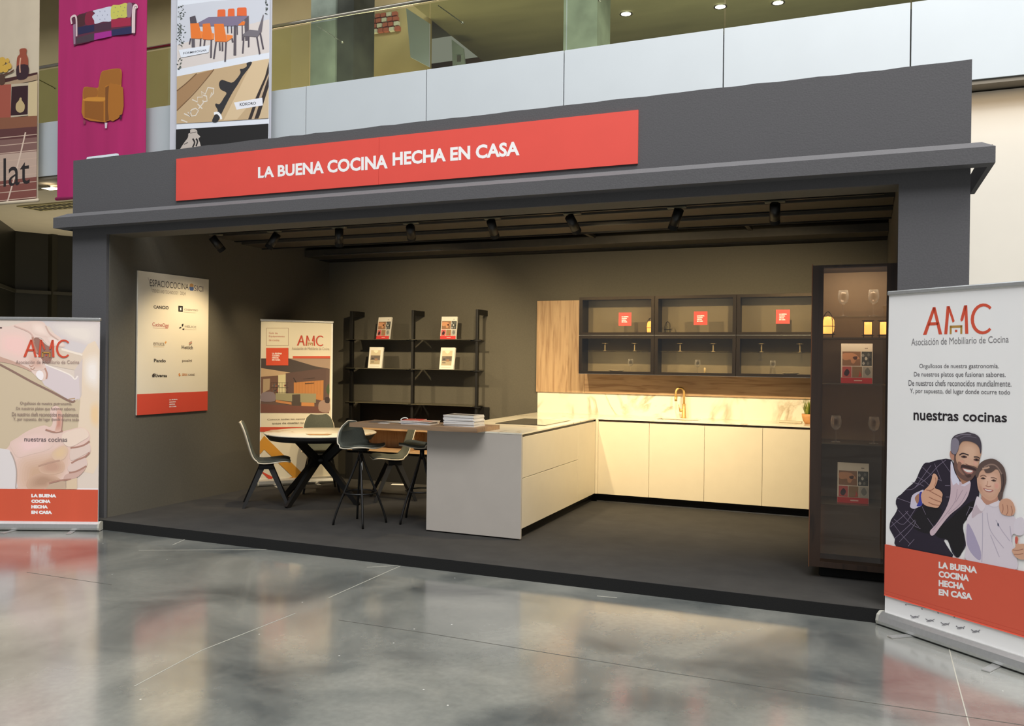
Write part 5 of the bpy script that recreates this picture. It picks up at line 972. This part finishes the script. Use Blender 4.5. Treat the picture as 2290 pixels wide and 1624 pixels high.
# ================================================================== round table, chairs, stools
TX, TY = 1.565, 1.80
tb = thing('round_table', 'round dining table with marble top and crossed black legs', 'table', (TX, TY, P0))
mb = MB(); mb.lathe([(0, .738), (.585, .738), (.598, .742), (.60, .748), (.598, .754), (0, .755)], (TX, TY, P0), MARBT, 72); mb.build('tabletop', tb)
mb = MB(); mb.lathe([(.0, .680), (.545, .680), (.56, .70), (.59, .737), (0, .737)], (TX, TY, P0), BLACK, 64); mb.build('underframe', tb)
mb = MB(); mb.lathe([(0, .40), (.05, .41), (.075, .45), (.05, .49), (0, .50)], (TX, TY, P0), BLACK, 20); mb.build('hub', tb)
for k in range(4):
    a = math.radians(-95 + 90 * k); c_, s_ = math.cos(a), math.sin(a); sd = (-s_, c_, 0); mb = MB()
    mb.bar((TX + c_ * .03, TY + s_ * .03, P0 + .47), (TX + c_ * .52, TY + s_ * .52, P0), .05, .085, BLACK, .035, .05, sd)
    mb.bar((TX + c_ * .03, TY + s_ * .03, P0 + .43), (TX + c_ * .36, TY + s_ * .36, P0 + .682), .05, .085, BLACK, .045, .06, sd); mb.build('leg', tb)
mb = MB(); mb.prism([(TX + .13, TY - .38, 0), (TX + .30, TY - .30, 0), (TX + .26, TY - .17, 0), (TX + .02, TY - .30, 0)], (0, 0, .003), mat('tan_leaflet', (190, 150, 104), .5)); o = mb.build('open_leaflet'); o.location.z = P0 + .756; tag(o, 'tan leaflet lying open on the round marble table', 'leaflet')

def shellmesh(prof, wid, th, m, off=0, inset=0, curve=.0, n=10, round_=.0, i0=0, i1=None):
    """moulded sheet: side profile (x forward, z up) swept across width, thickness th"""
    P_ = smooth(prof, 4, False); W = []
    for i in range(len(P_)):
        t = i / (len(P_) - 1) * (len(wid) - 1); k = min(int(t), len(wid) - 2); W.append(wid[k] + (wid[k + 1] - wid[k]) * (t - k))
    i1 = len(P_) if i1 is None else i1; mb = MB(); grid = []
    for lay in (0, 1):
        for i in range(i0, i1):
            a = Vector((*P_[max(i - 1, 0)], 0)); c_ = Vector((*P_[min(i + 1, len(P_) - 1)], 0)); t = (c_ - a).normalized(); nx, nz = -t.y, t.x   # normal towards sitter
            hw = W[i] - inset
            for j in range(n + 1):
                f = j / n * 2 - 1; cv = curve * (f * f) * (1 if i < len(P_) * .5 else .35)
                o_ = off + (th if lay else 0) + cv
                grid.append((P_[i][0] + nx * o_, f * hw, P_[i][1] + nz * o_))
    N = (i1 - i0); fs = []; st = n + 1
    for i in range(N - 1):
        for j in range(n):
            q_ = i * st + j; fs.append((q_, q_ + 1, q_ + st + 1, q_ + st)); q2 = q_ + N * st; fs.append((q2, q2 + st, q2 + st + 1, q2 + 1))
    for i in range(N - 1): a = i * st; b2 = a + N * st; fs.append((a, a + st, b2 + st, b2)); a += n; b2 += n; fs.append((a, b2, b2 + st, a + st))
    for j in range(n): fs.append((j, j + N * st, j + 1 + N * st, j + 1)); a = (N - 1) * st + j; fs.append((a, a + 1, a + 1 + N * st, a + N * st))
    mb.faces(grid, fs, m, True); return mb
CP = [(-.285, .875), (-.262, .83), (-.235, .76), (-.205, .66), (-.178, .57), (-.150, .505), (-.105, .462), (-.04, .448), (.04, .450), (.12, .460), (.18, .465), (.22, .458), (.238, .448)]
CWD = [.085, .150, .180, .190, .192, .195, .205, .215, .22, .22, .215, .19, .14]
def chair(lab):
    t = thing('dining_chair', lab, 'chair', (0, 0, P0), 0, 'moulded chairs around the round table')
    shellmesh(CP, CWD, .011, SHELL, 0, 0, .02).build('shell', t, True)
    shellmesh(CP, CWD, .014, GREENG, .0112, .010, .02, i0=1, i1=47).build('upholstery', t, True)
    for sx in (-1, 1):
        for sy in (-1, 1):
            mb = MB(); mb.bar((sx * .035, sy * .12, .43), (sx * .225, sy * .205, 0), .055, .032, BLACK, .028, .022, (1, 0, 0)); mb.build('leg', t, True)
    mb = MB(); mb.box(-.075, .075, -.15, .15, .395, .44, BLACK, .006); mb.build('seat_frame', t, True); return t
ch = chair('moulded grey-felt dining chair in profile at the left of the round table')
dup(ch, (1.13, 2.40, P0), math.radians(-49), 'grey-felt dining chair facing forward behind the round table, before the roll-up')
dup(ch, (2.20, 2.27, P0), math.radians(219), 'grey-felt dining chair right of the round table, seen behind the bar stools')
ch.location = (1.19, 1.36, P0); ch.rotation_euler = (0, 0, math.radians(39))
SP = [(-.165, .975), (-.175, .93), (-.178, .87), (-.172, .80), (-.15, .745), (-.10, .715), (-.02, .708), (.06, .715), (.13, .728), (.17, .73), (.20, .722)]
SWD = [.055, .115, .155, .175, .185, .19, .195, .195, .18, .155, .09]
def stool(lab):
    t = thing('bar_stool', lab, 'bar stool', (0, 0, P0), 0, 'grey-felt bar stools')
    shellmesh(SP, SWD, .010, SHELL, 0, 0, .035).build('shell', t, True); shellmesh(SP, SWD, .016, GREENG, .0102, .008, .035, i0=1, i1=39).build('upholstery', t, True)
    mb = MB(); mb.tube([(0, 0, .60), (0, 0, .70)], .022, BLACK, 14); mb.lathe([(0, .695), (.08, .695), (.08, .704), (0, .704)], (0, 0, 0), BLACK, 20); mb.build('column', t, True)
    for k in range(4):
        a = math.radians(53 + 90 * k); c_, s_ = math.cos(a), math.sin(a); mb = MB()
        mb.tube([(c_ * r, s_ * r, z) for r, z in ((.012, .66), (.03, .60), (.075, .48), (.125, .36), (.175, .24), (.215, .13), (.24, .05), (.248, 0))], .0105, BLACK, 10); mb.build('leg', t, True)
    mb = MB(); mb.tube([(.152 * math.cos(a), .152 * math.sin(a), .30) for a in [k * math.pi / 20 for k in range(40)]], .007, BLACK, 8, closed=True); mb.build('foot_ring', t, True); return t
st = stool('bar stool with low grey back at the left end of the oak bar top')
dup(st, (3.11, 1.27, P0), math.radians(193), 'bar stool half hidden behind the white end panel of the peninsula')
mb = MB(); mb.prism([(.03, -.03, .56), (.055, -.03, .60), (.06, -.03, .52), (.035, -.03, .47)], (0, .001, 0), PAPER); mb.build('paper_tag', st, True)
st.location = (2.65, .91, P0); st.rotation_euler = (0, 0, math.radians(-14))

# ================================================================== track lights
LENS = mat('spot_lens', (255, 250, 240), .5, emit=(255, 226, 180), es=2.5)
TRY, TRZ = 1.27, 2.975
tr = thing('light_track', 'long black lighting track running across under the stand ceiling', 'light track', (3.7, TRY, TRZ))
mb = MB(); mb.box(.6, 7.15, TRY - .018, TRY + .018, TRZ, TRZ + .03, BLACK); mb.build('rail', tr)
mb = MB(); mb.box(.6, 7.15, TRY - .022, TRY - .018, TRZ + .026, TRZ + .032, ALU); mb.build('bright_edge', tr)
for x in (1.0, 3.0, 5.0, 7.0): mb = MB(); mb.tube([(x, TRY, TRZ + .03), (x, TRY, 3.42)], .004, BLACK, 6); mb.build('hanger', tr)
spots = [(480, 1.4, 3.0, .7, 5), (610, .31, 1.0, 1.3, 3.6), (755, 1.5, 2.2, .7, 5), (915, 1.9, 3.6, 1.4, 7), (1097, 3.7, 3.1, 1.0, 6.8), (1275, 5.0, 3.4, 1.2, 5.2), (1508, 4.5, 2.3, .6, 9.5), (1727, 6.15, 3.2, 1.0, 9.5)]
ordn = ['first', 'second', 'third', 'fourth', 'fifth', 'sixth', 'seventh', 'eighth']
for i, (px, tx, ty, tz, pw) in enumerate(spots):
    x = on(px, 490, 'y', TRY).x; pos = Vector((x, TRY, TRZ))
    t = thing('track_spotlight', 'black track spotlight, %s from the left on the ceiling track' % ordn[i], 'spotlight', tuple(pos), 0, 'track spotlights')
    mb = MB(); mb.box(x - .06, x + .10, TRY - .02, TRY + .02, TRZ - .016, TRZ - .001, mat('grey_adapter', (120, 114, 92), .5), .003); mb.build('adapter', t)
    hc = pos + Vector((.02, 0, -.085)); d = (Vector((tx, ty, tz)) - hc).normalized(); 
    mb = MB(); mb.tube([hc - d * .065, hc + d * .075], .042, BLACK, 20, caps=True); mb.tube([hc + d * .075, hc + d * .115], .042, BLACKM, 20, caps=False); mb.tube([pos + Vector((.02, 0, -.012)), hc - d * .04], .01, BLACK, 8); mb.build('head', t)
    mb = MB(); mb.tube([hc + d * .0765, hc + d * .0772], .030, LENS, 18); mb.build('lens', t)
    l = bpy.data.lights.new('spot_beam', 'SPOT'); l.energy = pw * 30; l.color = (1, .79, .48); l.spot_size = math.radians(78 if i < 4 else 112); l.spot_blend = .8 if i < 4 else 1; l.shadow_soft_size = .03
    o = bpy.data.objects.new('spot_beam', l); COL.objects.link(o); o.location = hc + d * .12
    o.rotation_euler = (Vector((tx, ty, tz)) - o.location).to_track_quat('-Z', 'Y').to_euler()
